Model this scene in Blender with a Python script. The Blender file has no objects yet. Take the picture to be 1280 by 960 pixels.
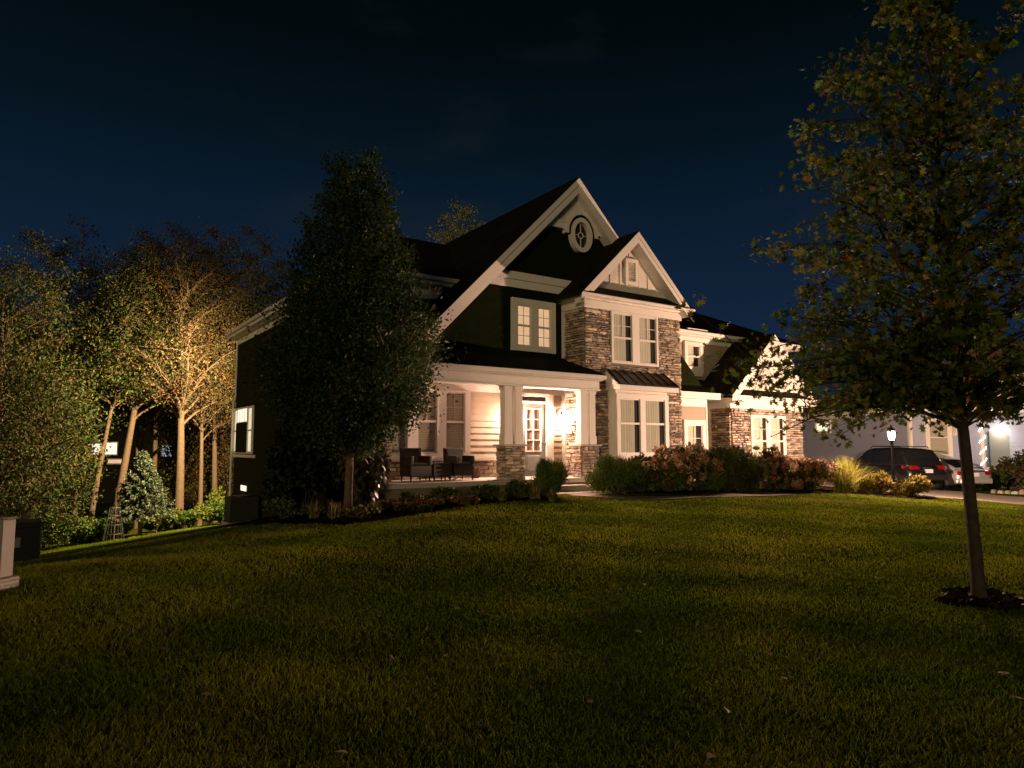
import bpy, bmesh, math, random
import numpy as np
from mathutils import Vector, Matrix

rnd = random.Random(7)
scene = bpy.context.scene
col = scene.collection
R_ = math.radians

# ------------------------------------------------------------------ camera
FPX, PITCH, AZ = 860.0, math.atan(78.0 / 860.0), R_(55.9)
FW = np.array([math.cos(AZ), math.sin(AZ)])          # level viewing direction
RT = np.array([math.sin(AZ), -math.cos(AZ)])         # to the right
cam_d = bpy.data.cameras.new("camera")
cam = bpy.data.objects.new("camera", cam_d)
col.objects.link(cam)
cam_d.sensor_width = 36.0
cam_d.lens = FPX / 1280.0 * 36.0
cam_d.clip_end = 1500
fwd = Vector((FW[0] * math.cos(PITCH), FW[1] * math.cos(PITCH), math.sin(PITCH)))
cam.rotation_euler = fwd.to_track_quat('-Z', 'Y').to_euler()
cam.location = (0, 0, 0)
scene.camera = cam


def at(r, d):
    """metres to the right of the camera, metres ahead -> world X, Y"""
    return (RT[0] * r + FW[0] * d, RT[1] * r + FW[1] * d)


def az(px, d):
    return at((px - 640.0) / FPX * d, d)


# ------------------------------------------------------------------ terrain
CP = []
for x, y, z in [(0, 0, -2.12), (2.8, 4.1, -1.93), (4.5, 6.6, -1.71), (5.7, 8.4, -1.55), (-.26, 10.05, -1.63), (-.5, 16, -2.2), (.46, 32.3, -4.12), (5.08, 32.3, -3.58), (7, 32.3, -3.42),
                (5.41, 14.07, -1.43), (8.72, 3.64, -1.71), (12, 14, -1.25), (7, 15.2, -1.38), (6.5, 20, -1.9), (6.5, 26, -2.65),
                (17, 14, -1.27), (18.7, 12.6, -1.38), (21.4, 12.2, -1.5), (23.4, 11.6, -1.62), (26.5, 12, -1.78), (29.5, 10.5, -1.98),
                (29.2, 14, -1.8), (33, 20, -1.85), (20, 0, -1.95), (20, -12, -2.4), (0, -12, -2.6), (-20, 0, -2.6), (-20, 30, -4.6),
                (5, 45, -4.6), (20, 42, -3.9), (40, 40, -2.0), (45, 18, -1.9), (60, 0, -2.2), (11, 8, -1.48), (-10, 12, -2.1), (40, -12, -2.3),
                (11, 11.5, -1.3), (15, 11.3, -1.32), (12, 20, -1.25), (24, 20, -1.5), (60, 40, -2), (-40, 10, -3.5), (-20, 60, -5.5), (30, 65, -4.5)]:
    CP.append((x, y, z))
CP = np.array(CP, float)


def _phi(r2):
    return 0.5 * r2 * np.log(r2 + 1e-9)


def _tps():
    n = len(CP)
    d2 = ((CP[:, None, :2] - CP[None, :, :2]) ** 2).sum(-1)
    A = np.zeros((n + 3, n + 3))
    A[:n, :n] = _phi(d2) + np.eye(n) * 2.0
    A[:n, n] = 1
    A[:n, n + 1:] = CP[:, :2]
    A[n, :n] = 1
    A[n + 1:, :n] = CP[:, :2].T
    b = np.zeros(n + 3)
    b[:n] = CP[:, 2]
    return np.linalg.solve(A, b)


_W = _tps()


def hz(x, y):
    """terrain height, vectorised"""
    x = np.asarray(x, float)
    y = np.asarray(y, float)
    sh = x.shape
    x = x.ravel()
    y = y.ravel()
    z = np.empty(len(x))
    for s in range(0, len(x), 20000):
        xs, ys = x[s:s + 20000], y[s:s + 20000]
        d2 = (xs[:, None] - CP[None, :, 0]) ** 2 + (ys[:, None] - CP[None, :, 1]) ** 2
        z[s:s + 20000] = _phi(d2) @ _W[:-3] + _W[-3] + xs * _W[-2] + ys * _W[-1]
    d = np.hypot(x - 12, y - 18)
    t = np.clip((d - 50) / 40, 0, 1)
    z = z * (1 - t) + (-4.2) * t
    z = np.clip(z, -7, -1.1)
    z += 0.018 * np.sin(x * 1.9 + 1.3 * np.sin(y * 1.1)) * np.sin(y * 2.3 + np.sin(x * .9)) * (1 - t)
    return z.reshape(sh)


def gz(x, y):
    return float(hz(np.array([x]), np.array([y]))[0])


# ------------------------------------------------------------------ tags
def tag(o, label=None, cat=None, group=None, kind=None):
    if label:
        o['label'] = label
    if cat:
        o['category'] = cat
    if group:
        o['group'] = group
    if kind:
        o['kind'] = kind
    return o


def empty(name, loc=(0, 0, 0), rz=0.0, label=None, cat=None, group=None):
    o = bpy.data.objects.new(name, None)
    col.objects.link(o)
    o.location = loc
    o.rotation_euler = (0, 0, rz)
    o.empty_display_size = 0.2
    return tag(o, label, cat, group)


# ------------------------------------------------------------------ materials
def nodes(name):
    m = bpy.data.materials.new(name)
    m.use_nodes = True
    nt = m.node_tree
    nt.nodes.clear()
    out = nt.nodes.new('ShaderNodeOutputMaterial')
    return m, nt, out


def mat(name, rgb, rough=.6, metal=0.0, var=.18, scale=6.0, bump=0.0, bscale=60.0, coat=0.0, spec=.4):
    """principled with procedural colour mottling and optional bump"""
    m, nt, out = nodes(name)
    b = nt.nodes.new('ShaderNodeBsdfPrincipled')
    tc = nt.nodes.new('ShaderNodeTexCoord')
    nz = nt.nodes.new('ShaderNodeTexNoise')
    nz.inputs['Scale'].default_value = scale
    nz.inputs['Detail'].default_value = 6
    nt.links.new(tc.outputs['Object'], nz.inputs['Vector'])
    mx = nt.nodes.new('ShaderNodeMix')
    mx.data_type = 'RGBA'
    mx.inputs['A'].default_value = tuple(c * (1 - var) for c in rgb) + (1,)
    mx.inputs['B'].default_value = tuple(min(1, c * (1 + var)) for c in rgb) + (1,)
    nt.links.new(nz.outputs['Fac'], mx.inputs['Factor'])
    nt.links.new(mx.outputs['Result'], b.inputs['Base Color'])
    b.inputs['Roughness'].default_value = rough
    b.inputs['Metallic'].default_value = metal
    b.inputs['Coat Weight'].default_value = coat
    b.inputs['Specular IOR Level'].default_value = spec
    if bump:
        n2 = nt.nodes.new('ShaderNodeTexNoise')
        n2.inputs['Scale'].default_value = bscale
        n2.inputs['Detail'].default_value = 4
        nt.links.new(tc.outputs['Object'], n2.inputs['Vector'])
        bp = nt.nodes.new('ShaderNodeBump')
        bp.inputs['Strength'].default_value = bump
        bp.inputs['Distance'].default_value = .02
        nt.links.new(n2.outputs['Fac'], bp.inputs['Height'])
        nt.links.new(bp.outputs['Normal'], b.inputs['Normal'])
    nt.links.new(b.outputs['BSDF'], out.inputs['Surface'])
    return m


def attr_mat(name, rough=.6, trans=0.0, spec=.3, bump=0.0, noise=0.0):
    """colour from the mesh attribute Col (one colour per leaf, stone ...)"""
    m, nt, out = nodes(name)
    b = nt.nodes.new('ShaderNodeBsdfPrincipled')
    a = nt.nodes.new('ShaderNodeAttribute')
    a.attribute_name = 'Col'
    src = a.outputs['Color']
    tc = nt.nodes.new('ShaderNodeTexCoord')
    if noise:
        nz = nt.nodes.new('ShaderNodeTexNoise')
        nz.inputs['Scale'].default_value = 22
        nz.inputs['Detail'].default_value = 5
        nt.links.new(tc.outputs['Object'], nz.inputs['Vector'])
        mr = nt.nodes.new('ShaderNodeMapRange')
        mr.inputs['To Min'].default_value = 1 - noise
        mr.inputs['To Max'].default_value = 1 + noise
        nt.links.new(nz.outputs['Fac'], mr.inputs['Value'])
        vm = nt.nodes.new('ShaderNodeVectorMath')
        vm.operation = 'SCALE'
        nt.links.new(a.outputs['Color'], vm.inputs[0])
        nt.links.new(mr.outputs['Result'], vm.inputs['Scale'])
        src = vm.outputs['Vector']
    nt.links.new(src, b.inputs['Base Color'])
    b.inputs['Roughness'].default_value = rough
    b.inputs['Specular IOR Level'].default_value = spec
    if bump:
        n2 = nt.nodes.new('ShaderNodeTexNoise')
        n2.inputs['Scale'].default_value = 45
        n2.inputs['Detail'].default_value = 6
        nt.links.new(tc.outputs['Object'], n2.inputs['Vector'])
        bp = nt.nodes.new('ShaderNodeBump')
        bp.inputs['Strength'].default_value = bump
        bp.inputs['Distance'].default_value = .03
        nt.links.new(n2.outputs['Fac'], bp.inputs['Height'])
        nt.links.new(bp.outputs['Normal'], b.inputs['Normal'])
    if trans:
        t = nt.nodes.new('ShaderNodeBsdfTranslucent')
        nt.links.new(src, t.inputs['Color'])
        mx = nt.nodes.new('ShaderNodeMixShader')
        mx.inputs[0].default_value = trans
        nt.links.new(b.outputs['BSDF'], mx.inputs[1])
        nt.links.new(t.outputs['BSDF'], mx.inputs[2])
        nt.links.new(mx.outputs['Shader'], out.inputs['Surface'])
    else:
        nt.links.new(b.outputs['BSDF'], out.inputs['Surface'])
    return m


def emit_mat(name, rgb, strength, grid=False):
    m, nt, out = nodes(name)
    e = nt.nodes.new('ShaderNodeEmission')
    e.inputs['Color'].default_value = tuple(rgb) + (1,)
    e.inputs['Strength'].default_value = strength
    if grid:                                             # soft folds of a lit curtain
        tc = nt.nodes.new('ShaderNodeTexCoord')
        nz = nt.nodes.new('ShaderNodeTexNoise')
        nz.inputs['Scale'].default_value = 3.5
        nz.inputs['Detail'].default_value = 3
        nt.links.new(tc.outputs['Object'], nz.inputs['Vector'])
        mr = nt.nodes.new('ShaderNodeMapRange')
        mr.inputs['To Min'].default_value = strength * .75
        mr.inputs['To Max'].default_value = strength * 1.2
        nt.links.new(nz.outputs['Fac'], mr.inputs['Value'])
        nt.links.new(mr.outputs['Result'], e.inputs['Strength'])
    nt.links.new(e.outputs['Emission'], out.inputs['Surface'])
    return m


def glow_mat(name, rgb, strength):
    """a lit glass globe: glows and lets the light of the lamp inside it pass"""
    m, nt, out = nodes(name)
    e = nt.nodes.new('ShaderNodeEmission')
    e.inputs['Color'].default_value = tuple(rgb) + (1,)
    e.inputs['Strength'].default_value = strength
    t = nt.nodes.new('ShaderNodeBsdfTransparent')
    a = nt.nodes.new('ShaderNodeAddShader')
    nt.links.new(e.outputs['Emission'], a.inputs[0])
    nt.links.new(t.outputs['BSDF'], a.inputs[1])
    nt.links.new(a.outputs['Shader'], out.inputs['Surface'])
    return m


def glass_mat(name, tint=(.9, .92, .9), ior=1.5):
    m, nt, out = nodes(name)
    t = nt.nodes.new('ShaderNodeBsdfTransparent')
    t.inputs['Color'].default_value = tint + (1,)
    g = nt.nodes.new('ShaderNodeBsdfGlossy')
    g.inputs['Roughness'].default_value = .03
    lw = nt.nodes.new('ShaderNodeLayerWeight')
    pw = nt.nodes.new('ShaderNodeMath')
    pw.operation = 'POWER'
    pw.inputs[1].default_value = 4.0
    mr = nt.nodes.new('ShaderNodeMapRange')
    mr.inputs['To Min'].default_value = .05
    mr.inputs['To Max'].default_value = .95
    mx = nt.nodes.new('ShaderNodeMixShader')
    nt.links.new(lw.outputs['Facing'], pw.inputs[0])
    nt.links.new(pw.outputs['Value'], mr.inputs['Value'])
    nt.links.new(mr.outputs['Result'], mx.inputs[0])
    nt.links.new(t.outputs['BSDF'], mx.inputs[1])
    nt.links.new(g.outputs['BSDF'], mx.inputs[2])
    nt.links.new(mx.outputs['Shader'], out.inputs['Surface'])
    return m


def fabric_mat(name, rgb, axis='X', freq=14.0, depth=.35):
    """pleated curtain or slatted blind: wave bump"""
    m, nt, out = nodes(name)
    b = nt.nodes.new('ShaderNodeBsdfPrincipled')
    b.inputs['Base Color'].default_value = tuple(rgb) + (1,)
    b.inputs['Roughness'].default_value = .85
    tc = nt.nodes.new('ShaderNodeTexCoord')
    w = nt.nodes.new('ShaderNodeTexWave')
    w.bands_direction = axis
    w.inputs['Scale'].default_value = freq
    w.inputs['Distortion'].default_value = .6 if axis == 'X' else 0
    nt.links.new(tc.outputs['Object'], w.inputs['Vector'])
    bp = nt.nodes.new('ShaderNodeBump')
    bp.inputs['Strength'].default_value = depth
    bp.inputs['Distance'].default_value = .05
    nt.links.new(w.outputs['Fac'], bp.inputs['Height'])
    nt.links.new(bp.outputs['Normal'], b.inputs['Normal'])
    nt.links.new(b.outputs['BSDF'], out.inputs['Surface'])
    return m


def shingle_mat(name, rgb):
    m, nt, out = nodes(name)
    b = nt.nodes.new('ShaderNodeBsdfPrincipled')
    tc = nt.nodes.new('ShaderNodeTexCoord')
    br = nt.nodes.new('ShaderNodeTexBrick')
    br.inputs['Color1'].default_value = tuple(c * .7 for c in rgb) + (1,)
    br.inputs['Color2'].default_value = tuple(c * 1.35 for c in rgb) + (1,)
    br.inputs['Mortar'].default_value = tuple(c * .4 for c in rgb) + (1,)
    br.inputs['Scale'].default_value = 1.0
    br.inputs['Brick Width'].default_value = .3
    br.inputs['Row Height'].default_value = .14
    br.inputs['Mortar Size'].default_value = .012
    nt.links.new(tc.outputs['Object'], br.inputs['Vector'])
    nt.links.new(br.outputs['Color'], b.inputs['Base Color'])
    b.inputs['Roughness'].default_value = .9
    b.inputs['Specular IOR Level'].default_value = .03
    nz = nt.nodes.new('ShaderNodeTexNoise')
    nz.inputs['Scale'].default_value = 90
    nt.links.new(tc.outputs['Object'], nz.inputs['Vector'])
    bp = nt.nodes.new('ShaderNodeBump')
    bp.inputs['Strength'].default_value = .4
    bp.inputs['Distance'].default_value = .02
    nt.links.new(nz.outputs['Fac'], bp.inputs['Height'])
    nt.links.new(bp.outputs['Normal'], b.inputs['Normal'])
    nt.links.new(b.outputs['BSDF'], out.inputs['Surface'])
    return m


M = dict(
    trim=mat('white_trim', (.70, .66, .60), .55, var=.06, scale=2.0, bump=.05, bscale=30),
    panel=mat('cream_panel', (.62, .57, .50), .6, var=.16, scale=1.6, bump=.08),
    taupe=mat('taupe_lap_siding', (.34, .275, .20), .65, var=.10, scale=3.0, bump=.1, bscale=40),
    shake=mat('dark_shake_siding', (.0105, .0135, .005), .85, var=.35, scale=5.0, bump=.3, bscale=30, spec=.0),
    darkside=mat('dark_siding', (.022, .021, .010), .9, var=.25, scale=4.0, spec=.02),
    roof=shingle_mat('roof_shingle', (.016, .015, .010)),
    metal_roof=mat('standing_seam_metal', (.012, .012, .012), .35, .6, var=.2),
    stone=attr_mat('ledge_stone', .85, spec=.2, bump=.7, noise=.35),
    mortar=mat('stone_backing', (.16, .13, .10), .95, var=.3, scale=20),
    concrete=mat('concrete', (.42, .38, .32), .85, var=.15, scale=5, bump=.2, bscale=80),
    door=mat('grey_green_door', (.17, .19, .165), .45, var=.05),
    black=mat('black_metal', (.012, .012, .012), .4, .5, var=.2),
    glass=glass_mat('window_glass'),
    curtain=mat('pale_curtain', (.60, .56, .46), .9, var=.08, scale=3),
    blind=mat('slatted_blind', (.52, .46, .36), .6, var=.05, scale=3),
    gloom=mat('dark_room', (.022, .018, .013), .9, var=.3, scale=2),
    lit=emit_mat('lit_room', (1.0, .60, .33), .88, True),
    litcool=emit_mat('lit_room_pale', (1.0, .82, .58), 1.5, True),
    bulb=glow_mat('lantern_bulb', (1.0, .80, .52), 26.0),
    frost=glow_mat('lantern_glow', (1.0, .80, .52), 3.0),
    wicker=mat('dark_wicker', (.016, .010, .006), .6, var=.35, scale=60, bump=.6, bscale=140),
    cushion=mat('brown_cushion', (.045, .03, .016), .9, var=.15, scale=10),
    bark=mat('bark', (.105, .064, .038), .9, var=.75, scale=14, bump=.7, bscale=25),
    barkdark=mat('dark_bark', (.034, .024, .015), .9, var=.7, scale=16, bump=.7, bscale=25),
    leaf=attr_mat('leaf', .62, trans=.35, spec=.18),
    leafmatte=attr_mat('needle_leaf', .7, trans=.12, spec=.2),
    leafsoft=attr_mat('oak_leaf', .75, trans=.40, spec=.10),
    blossom=attr_mat('dried_blossom', .8, trans=.2, spec=.15),
    blade=attr_mat('grass_blade', .9, trans=.45, spec=.02),
)


# ------------------------------------------------------------------ mesh builder
class Frame:
    """a wall plane: u along the wall, z up, d out of it"""
    def __init__(s, o, u, n):
        s.o, s.u, s.n = Vector(o), Vector(u).normalized(), Vector(n).normalized()

    def __call__(s, u, z, d=0.0):
        p = s.o + s.u * u + s.n * d
        return (p.x, p.y, p.z + z)


def front(y):
    return Frame((0, y, 0), (1, 0, 0), (0, -1, 0))


def leftface(x):
    return Frame((x, 0, 0), (0, 1, 0), (-1, 0, 0))


def rightface(x):
    return Frame((x, 0, 0), (0, 1, 0), (1, 0, 0))


class MB:
    def __init__(s):
        s.v, s.f, s.c = [], [], []
        s.cur = None

    def add(s, vs, fs):
        n = len(s.v)
        s.v.extend(vs)
        s.f.extend([tuple(i + n for i in f) for f in fs])
        if s.cur is not None:
            s.c.extend([s.cur] * len(vs))

    def hexa(s, p):
        """8 points: bottom ring 0-3, top ring 4-7"""
        s.add(p, [(0, 3, 2, 1), (4, 5, 6, 7), (0, 1, 5, 4), (1, 2, 6, 5), (2, 3, 7, 6), (3, 0, 4, 7)])

    def box(s, x0, x1, y0, y1, z0, z1):
        s.hexa([(x0, y0, z0), (x1, y0, z0), (x1, y1, z0), (x0, y1, z0), (x0, y0, z1), (x1, y0, z1), (x1, y1, z1), (x0, y1, z1)])

    def fbox(s, F, u0, u1, z0, z1, d0, d1):
        s.hexa([F(u0, z0, d1), F(u1, z0, d1), F(u1, z0, d0), F(u0, z0, d0), F(u0, z1, d1), F(u1, z1, d1), F(u1, z1, d0), F(u0, z1, d0)])

    def prism(s, poly, off):
        n = len(poly)
        o = Vector(off)
        q = [tuple(Vector(p) + o) for p in poly]
        s.add(list(poly) + q, [tuple(range(n)), tuple(range(2 * n - 1, n - 1, -1))] +
              [(i, (i + 1) % n, n + (i + 1) % n, n + i) for i in range(n)])

    def fprism(s, F, poly, d0, d1):
        s.prism([F(u, z, d1) for u, z in poly], tuple(F.n * (d0 - d1)))

    def board(s, F, a, b, w, d0, d1):
        """board lying in the wall plane from a to b (u,z), its width w measured downwards"""
        s.fprism(F, [a, b, (b[0], b[1] - w), (a[0], a[1] - w)], d0, d1)

    def tube(s, pts, rad, n=8, cap=True):
        pts = [Vector(p) for p in pts]
        if not hasattr(rad, '__len__'):
            rad = [rad] * len(pts)
        base = len(s.v)
        vs = []
        prev = None
        for i, p in enumerate(pts):
            t = (pts[min(i + 1, len(pts) - 1)] - pts[max(i - 1, 0)])
            t = t.normalized() if t.length > 1e-9 else Vector((0, 0, 1))
            if prev is None:
                a = t.orthogonal().normalized()
            else:
                a = prev - t * prev.dot(t)
                a = a.normalized() if a.length > 1e-6 else t.orthogonal().normalized()
            prev = a
            b = t.cross(a)
            for k in range(n):
                an = 2 * math.pi * k / n
                vs.append(tuple(p + (a * math.cos(an) + b * math.sin(an)) * rad[i]))
        fs = []
        for i in range(len(pts) - 1):
            for k in range(n):
                k2 = (k + 1) % n
                fs.append((i * n + k, i * n + k2, (i + 1) * n + k2, (i + 1) * n + k))
        if cap:
            fs.append(tuple(range(n - 1, -1, -1)))
            fs.append(tuple((len(pts) - 1) * n + k for k in range(n)))
        s.add(vs, fs)

    def lathe(s, c, prof, n=16, axis=Vector((0, 0, 1))):
        axis = Vector(axis).normalized()
        pts = [Vector(c) + axis * h for r, h in prof]
        a = axis.orthogonal().normalized()
        b = axis.cross(a)
        vs = []
        for p, (r, h) in zip(pts, prof):
            for k in range(n):
                an = 2 * math.pi * k / n
                vs.append(tuple(p + (a * math.cos(an) + b * math.sin(an)) * max(r, 1e-4)))
        fs = []
        for i in range(len(prof) - 1):
            for k in range(n):
                k2 = (k + 1) % n
                fs.append((i * n + k, i * n + k2, (i + 1) * n + k2, (i + 1) * n + k))
        fs.append(tuple(range(n - 1, -1, -1)))
        fs.append(tuple((len(prof) - 1) * n + k for k in range(n)))
        s.add(vs, fs)

    def build(s, name, m, parent=None, smooth=False, bevel=0.0, label=None, local=False):
        me = bpy.data.meshes.new(name)
        me.from_pydata(s.v, [], s.f)
        bm = bmesh.new()
        bm.from_mesh(me)
        bmesh.ops.recalc_face_normals(bm, faces=bm.faces)
        bm.to_mesh(me)
        bm.free()
        if s.c:
            a = me.attributes.new('Col', 'FLOAT_COLOR', 'POINT')
            a.data.foreach_set('color', np.array([(c[0], c[1], c[2], 1.0) for c in s.c], np.float32).ravel())
        me.materials.append(m if not isinstance(m, str) else M[m])
        if smooth:
            me.polygons.foreach_set('use_smooth', [True] * len(me.polygons))
        o = bpy.data.objects.new(name, me)
        col.objects.link(o)
        if parent is not None:
            o.parent = parent
            if parent.type == 'EMPTY' and not local:
                o.matrix_parent_inverse = parent.matrix_basis.inverted()   # built in world coordinates
        if bevel:
            bv = o.modifiers.new('bevel', 'BEVEL')
            bv.width = bevel
            bv.segments = 1
            bv.limit_method = 'ANGLE'
        if label:
            o['label'] = label
        return o


# ------------------------------------------------------------------ wall pieces
def laps(mb, F, lo, hi, z0, z1, exp=.16, d=.02):
    """lap siding; lo, hi are functions of z or numbers giving the ends of each course"""
    fl = lo if callable(lo) else (lambda z: lo)
    fh = hi if callable(hi) else (lambda z: hi)
    z = z0
    while z < z1 - 1e-4:
        zt = min(z + exp, z1)
        a0, a1, b0, b1 = fl(z), fh(z), fl(zt), fh(zt)
        if a1 > a0 + .01:
            if b1 < b0:
                b0 = b1 = (b0 + b1) / 2
            mb.add([F(a0, z, 0), F(a1, z, 0), F(a0, z, d), F(a1, z, d), F(b0, zt, .004), F(b1, zt, .004)], [(0, 1, 3, 2), (2, 3, 5, 4)])
        z = zt


STONES = [(.30, .25, .20), (.24, .20, .17), (.38, .33, .28), (.20, .165, .135), (.28, .25, .22), (.33, .255, .185), (.15, .125, .11), (.42, .375, .325), (.24, .21, .19), (.28, .20, .14), (.20, .18, .175)]


def stones(mb, F, u0, u1, z0, z1, holes=(), seed=1, hmin=.045, hmax=.105, wmin=.10, wmax=.38, tint=1.0, deep=.045):
    r = random.Random(seed)
    z = z0
    while z < z1 - .01:
        h = min(r.uniform(hmin, hmax), z1 - z)
        if z1 - z - h < .04:
            h = z1 - z
        u = u0 - r.uniform(0, .05)
        first = True
        while u < u1 - .005:
            w = r.uniform(wmin, wmax)
            a, b = max(u, u0), min(u + w, u1)
            if u1 - b < .08:
                b = u1
                w = b - u
            segs = [(a, b)]
            for (h0, h1, k0, k1) in holes:
                if z + h > k0 + .005 and z < k1 - .005:
                    ns = []
                    for (p, q) in segs:
                        if q <= h0 or p >= h1:
                            ns.append((p, q))
                        else:
                            if p < h0:
                                ns.append((p, h0))
                            if q > h1:
                                ns.append((h1, q))
                    segs = ns
            c = r.choice(STONES)
            k = r.uniform(.75, 1.5) * tint
            mb.cur = tuple(min(.7, x * k * q) for x, q in zip(c, (1.28, 1.22, 1.12)))
            for (p, q) in segs:
                if q - p < .02:
                    continue
                g = .006
                d1 = .035 + r.uniform(0, deep)
                jz = [r.uniform(-.013, .013) for _ in range(4)]
                e = .010
                mb.hexa([F(p + g, z + g + jz[0], 0), F(q - g, z + g + jz[1], 0), F(q - g, z + h - g + jz[2], 0), F(p + g, z + h - g + jz[3], 0),
                         F(p + g + e, z + g + e + jz[0], d1), F(q - g - e, z + g + e + jz[1], d1 + r.uniform(-.018, .018)),
                         F(q - g - e, z + h - g - e + jz[2], d1 + r.uniform(-.018, .018)), F(p + g + e, z + h - g - e + jz[3], d1)])
            u += w
        z += h


def window(root, F, outer, sashes, meet=None, mun=(0, 0), fill='curtain', cw=None, sill=.05, depth=.08, lit=None, base=.0, name='window', lower_mun=False, gap=0.0, side='r'):
    """outer (u0,u1,z0,z1) casing; sashes [(u0,u1)] with common z range (4-tuple outer gives the casing, zs the glass)"""
    u0, u1, z0, z1 = outer
    zs0, zs1 = sashes['z']
    sp = sashes['u']
    f = MB()
    b0 = base
    f.fbox(F, u0, u1, zs1, z1, b0, b0 + depth)
    f.fbox(F, u0, u1, z0, zs0, b0, b0 + depth)
    edges = [u0] + [x for s in sp for x in s] + [u1]
    for i in range(0, len(edges), 2):
        f.fbox(F, edges[i], edges[i + 1], zs0, zs1, b0, b0 + depth)
    if sill:
        f.fbox(F, u0 - .04, u1 + .04, z0 - .06, z0, b0, b0 + depth + sill)
    s_ = .035
    for (a, b) in sp:
        d1 = b0 + depth - .025
        for (p, q, zz0, zz1) in ((a, a + s_, zs0, zs1), (b - s_, b, zs0, zs1), (a + s_, b - s_, zs0, zs0 + s_), (a + s_, b - s_, zs1 - s_, zs1)):
            f.fbox(F, p, q, zz0, zz1, b0 + .012, d1)
        zm = meet
        if zm is not None:
            f.fbox(F, a + s_, b - s_, zm - .03, zm + .03, b0 + .012, d1 + .008)
        nx, nz = mun
        top0 = (zm + .03) if zm is not None else zs0 + s_
        rngs = [(top0, zs1 - s_)]
        if lower_mun and zm is not None:
            rngs.append((zs0 + s_, zm - .03))
        for (r0, r1) in rngs:
            for i in range(1, nx + 1):
                x = a + s_ + (b - a - 2 * s_) * i / (nx + 1)
                f.fbox(F, x - .009, x + .009, r0, r1, b0 + .03, b0 + .044)
            for i in range(1, nz + 1):
                z = r0 + (r1 - r0) * i / (nz + 1)
                f.fbox(F, a + s_, b - s_, z - .009, z + .009, b0 + .031, b0 + .045)
    wo = f.build(name, 'trim', root)
    for (a, b) in sp:
        p = MB()
        p.add([F(a + .01, zs0 + .01, b0 + .028), F(b - .01, zs0 + .01, b0 + .028), F(b - .01, zs1 - .01, b0 + .028), F(a + .01, zs1 - .01, b0 + .028)], [(0, 1, 2, 3)])
        p.build('pane', 'glass', wo)
    if lit:
        for (a, b) in sp:
            q = MB()
            q.add([F(a + .008, zs0 + .008, b0 + .016), F(b - .008, zs0 + .008, b0 + .016), F(b - .008, zs1 - .008, b0 + .016), F(a + .008, zs1 - .008, b0 + .016)], [(0, 1, 2, 3)])
            q.build('lit_interior', lit, wo)
        return wo
    for (a, b) in sp:
        q = MB()
        q.add([F(a + .008, zs0 + .008, b0 + .008), F(b - .008, zs0 + .008, b0 + .008), F(b - .008, zs1 - .008, b0 + .008), F(a + .008, zs1 - .008, b0 + .008)], [(0, 1, 2, 3)])
        q.build('dark_interior', 'gloom', wo)
    if fill:
        for (a, b) in sp:
            q = MB()
            g = gap * (b - a)
            aa, bb = (a + .012, b - .012 - g) if side == 'r' else (a + .012 + g, b - .012)
            if fill == 'curtain':                       # hanging folds
                nf = max(8, int((bb - aa) / .022))
                vs = []
                for i in range(nf + 1):
                    uu = aa + (bb - aa) * i / nf
                    dd = b0 + .018 + .0028 * math.sin(i * 1.55 + 1.6 * math.sin(i * .31)) + .0022 * math.sin(i * .37)
                    vs += [F(uu, zs0 + .012, dd), F(uu, zs1 - .012, dd)]
                q.add(vs, [(2 * i, 2 * i + 2, 2 * i + 3, 2 * i + 1) for i in range(nf)])
            else:                                       # tilted slats
                ns = int((zs1 - zs0 - .03) / .045)
                for i in range(ns):
                    z = zs0 + .015 + i * .045
                    q.add([F(aa, z, b0 + .024), F(bb, z, b0 + .024), F(bb, z + .040, b0 + .012), F(aa, z + .040, b0 + .012)], [(0, 1, 2, 3)])
            q.build(fill, fill, wo)
    return wo
# ================================================================== THE HOUSE
house = empty('house', (13.0, 18.0, -1.25), 0, 'large two-storey stone and dark shingle house with steep white-trimmed gables and a lit front porch', 'house')
W = 16.9                     # front wall plane
FL = -0.88                   # porch floor
fW = front(W)

# ---- solid cores (keep light from leaking through)
m = MB()
m.box(7.02, 13.6, W + .02, 18.6, -1.6, 2.6)
m.box(7.02, 20.0, 18.42, 32.28, -4.3, 4.9)
m.box(13.42, 17.5, 15.89, 18.5, -1.6, 4.3)
m.box(17.3, 20.12, 17.02, 18.5, -1.6, 1.9)
m.box(17.3, 26.98, 18.22, 27.0, -2.2, 4.3)
m.box(21.08, 25.42, 16.64, 18.4, -2.2, 1.85)
m.build('wall', 'darkside', house)

# main gable front wall in dark shakes
SL = 1.01


def gl(z):
    return 13.75 - (8.35 - z) / SL


def gr(z):
    return 13.75 + (8.35 - z) / SL


m = MB()
m.fprism(fW, [(gl(2.2), 2.2), (gr(2.2), 2.2), (13.75, 8.35)], -.2, 0)
laps(m, fW, gl, gr, 2.3, 8.2, .15, .012)
m.build('gable_wall', 'shake', house)

# porch-level lap siding, stone wainscot
m = MB()
laps(m, fW, 7.0, 11.62, -.32, 1.72, .175, .036)
laps(m, fW, 12.9, 13.42, FL, 1.72, .175, .036)
m.build('siding', 'taupe', house)
m = MB()
m.fbox(fW, 7.0, 11.6, FL, -.4, -.01, .03)
m.build('wainscot_backing', 'mortar', house)
m = MB()
stones(m, fW, 7.0, 11.55, FL, -.40, seed=3, hmin=.09, hmax=.15, wmin=.16, wmax=.36, tint=1.15)
m.build('stone_wainscot', 'stone', house)
m = MB()
m.fbox(fW, 7.0, 11.58, -.40, -.31, 0, .11)          # sloped water table
m.fbox(fW, 7.0, 13.42, 1.57, 1.76, .0, .05)         # frieze under the ceiling
m.fbox(fW, 13.30, 13.42, FL, 1.57, .0, .06)
m.build('frieze_board', 'trim', house)

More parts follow.
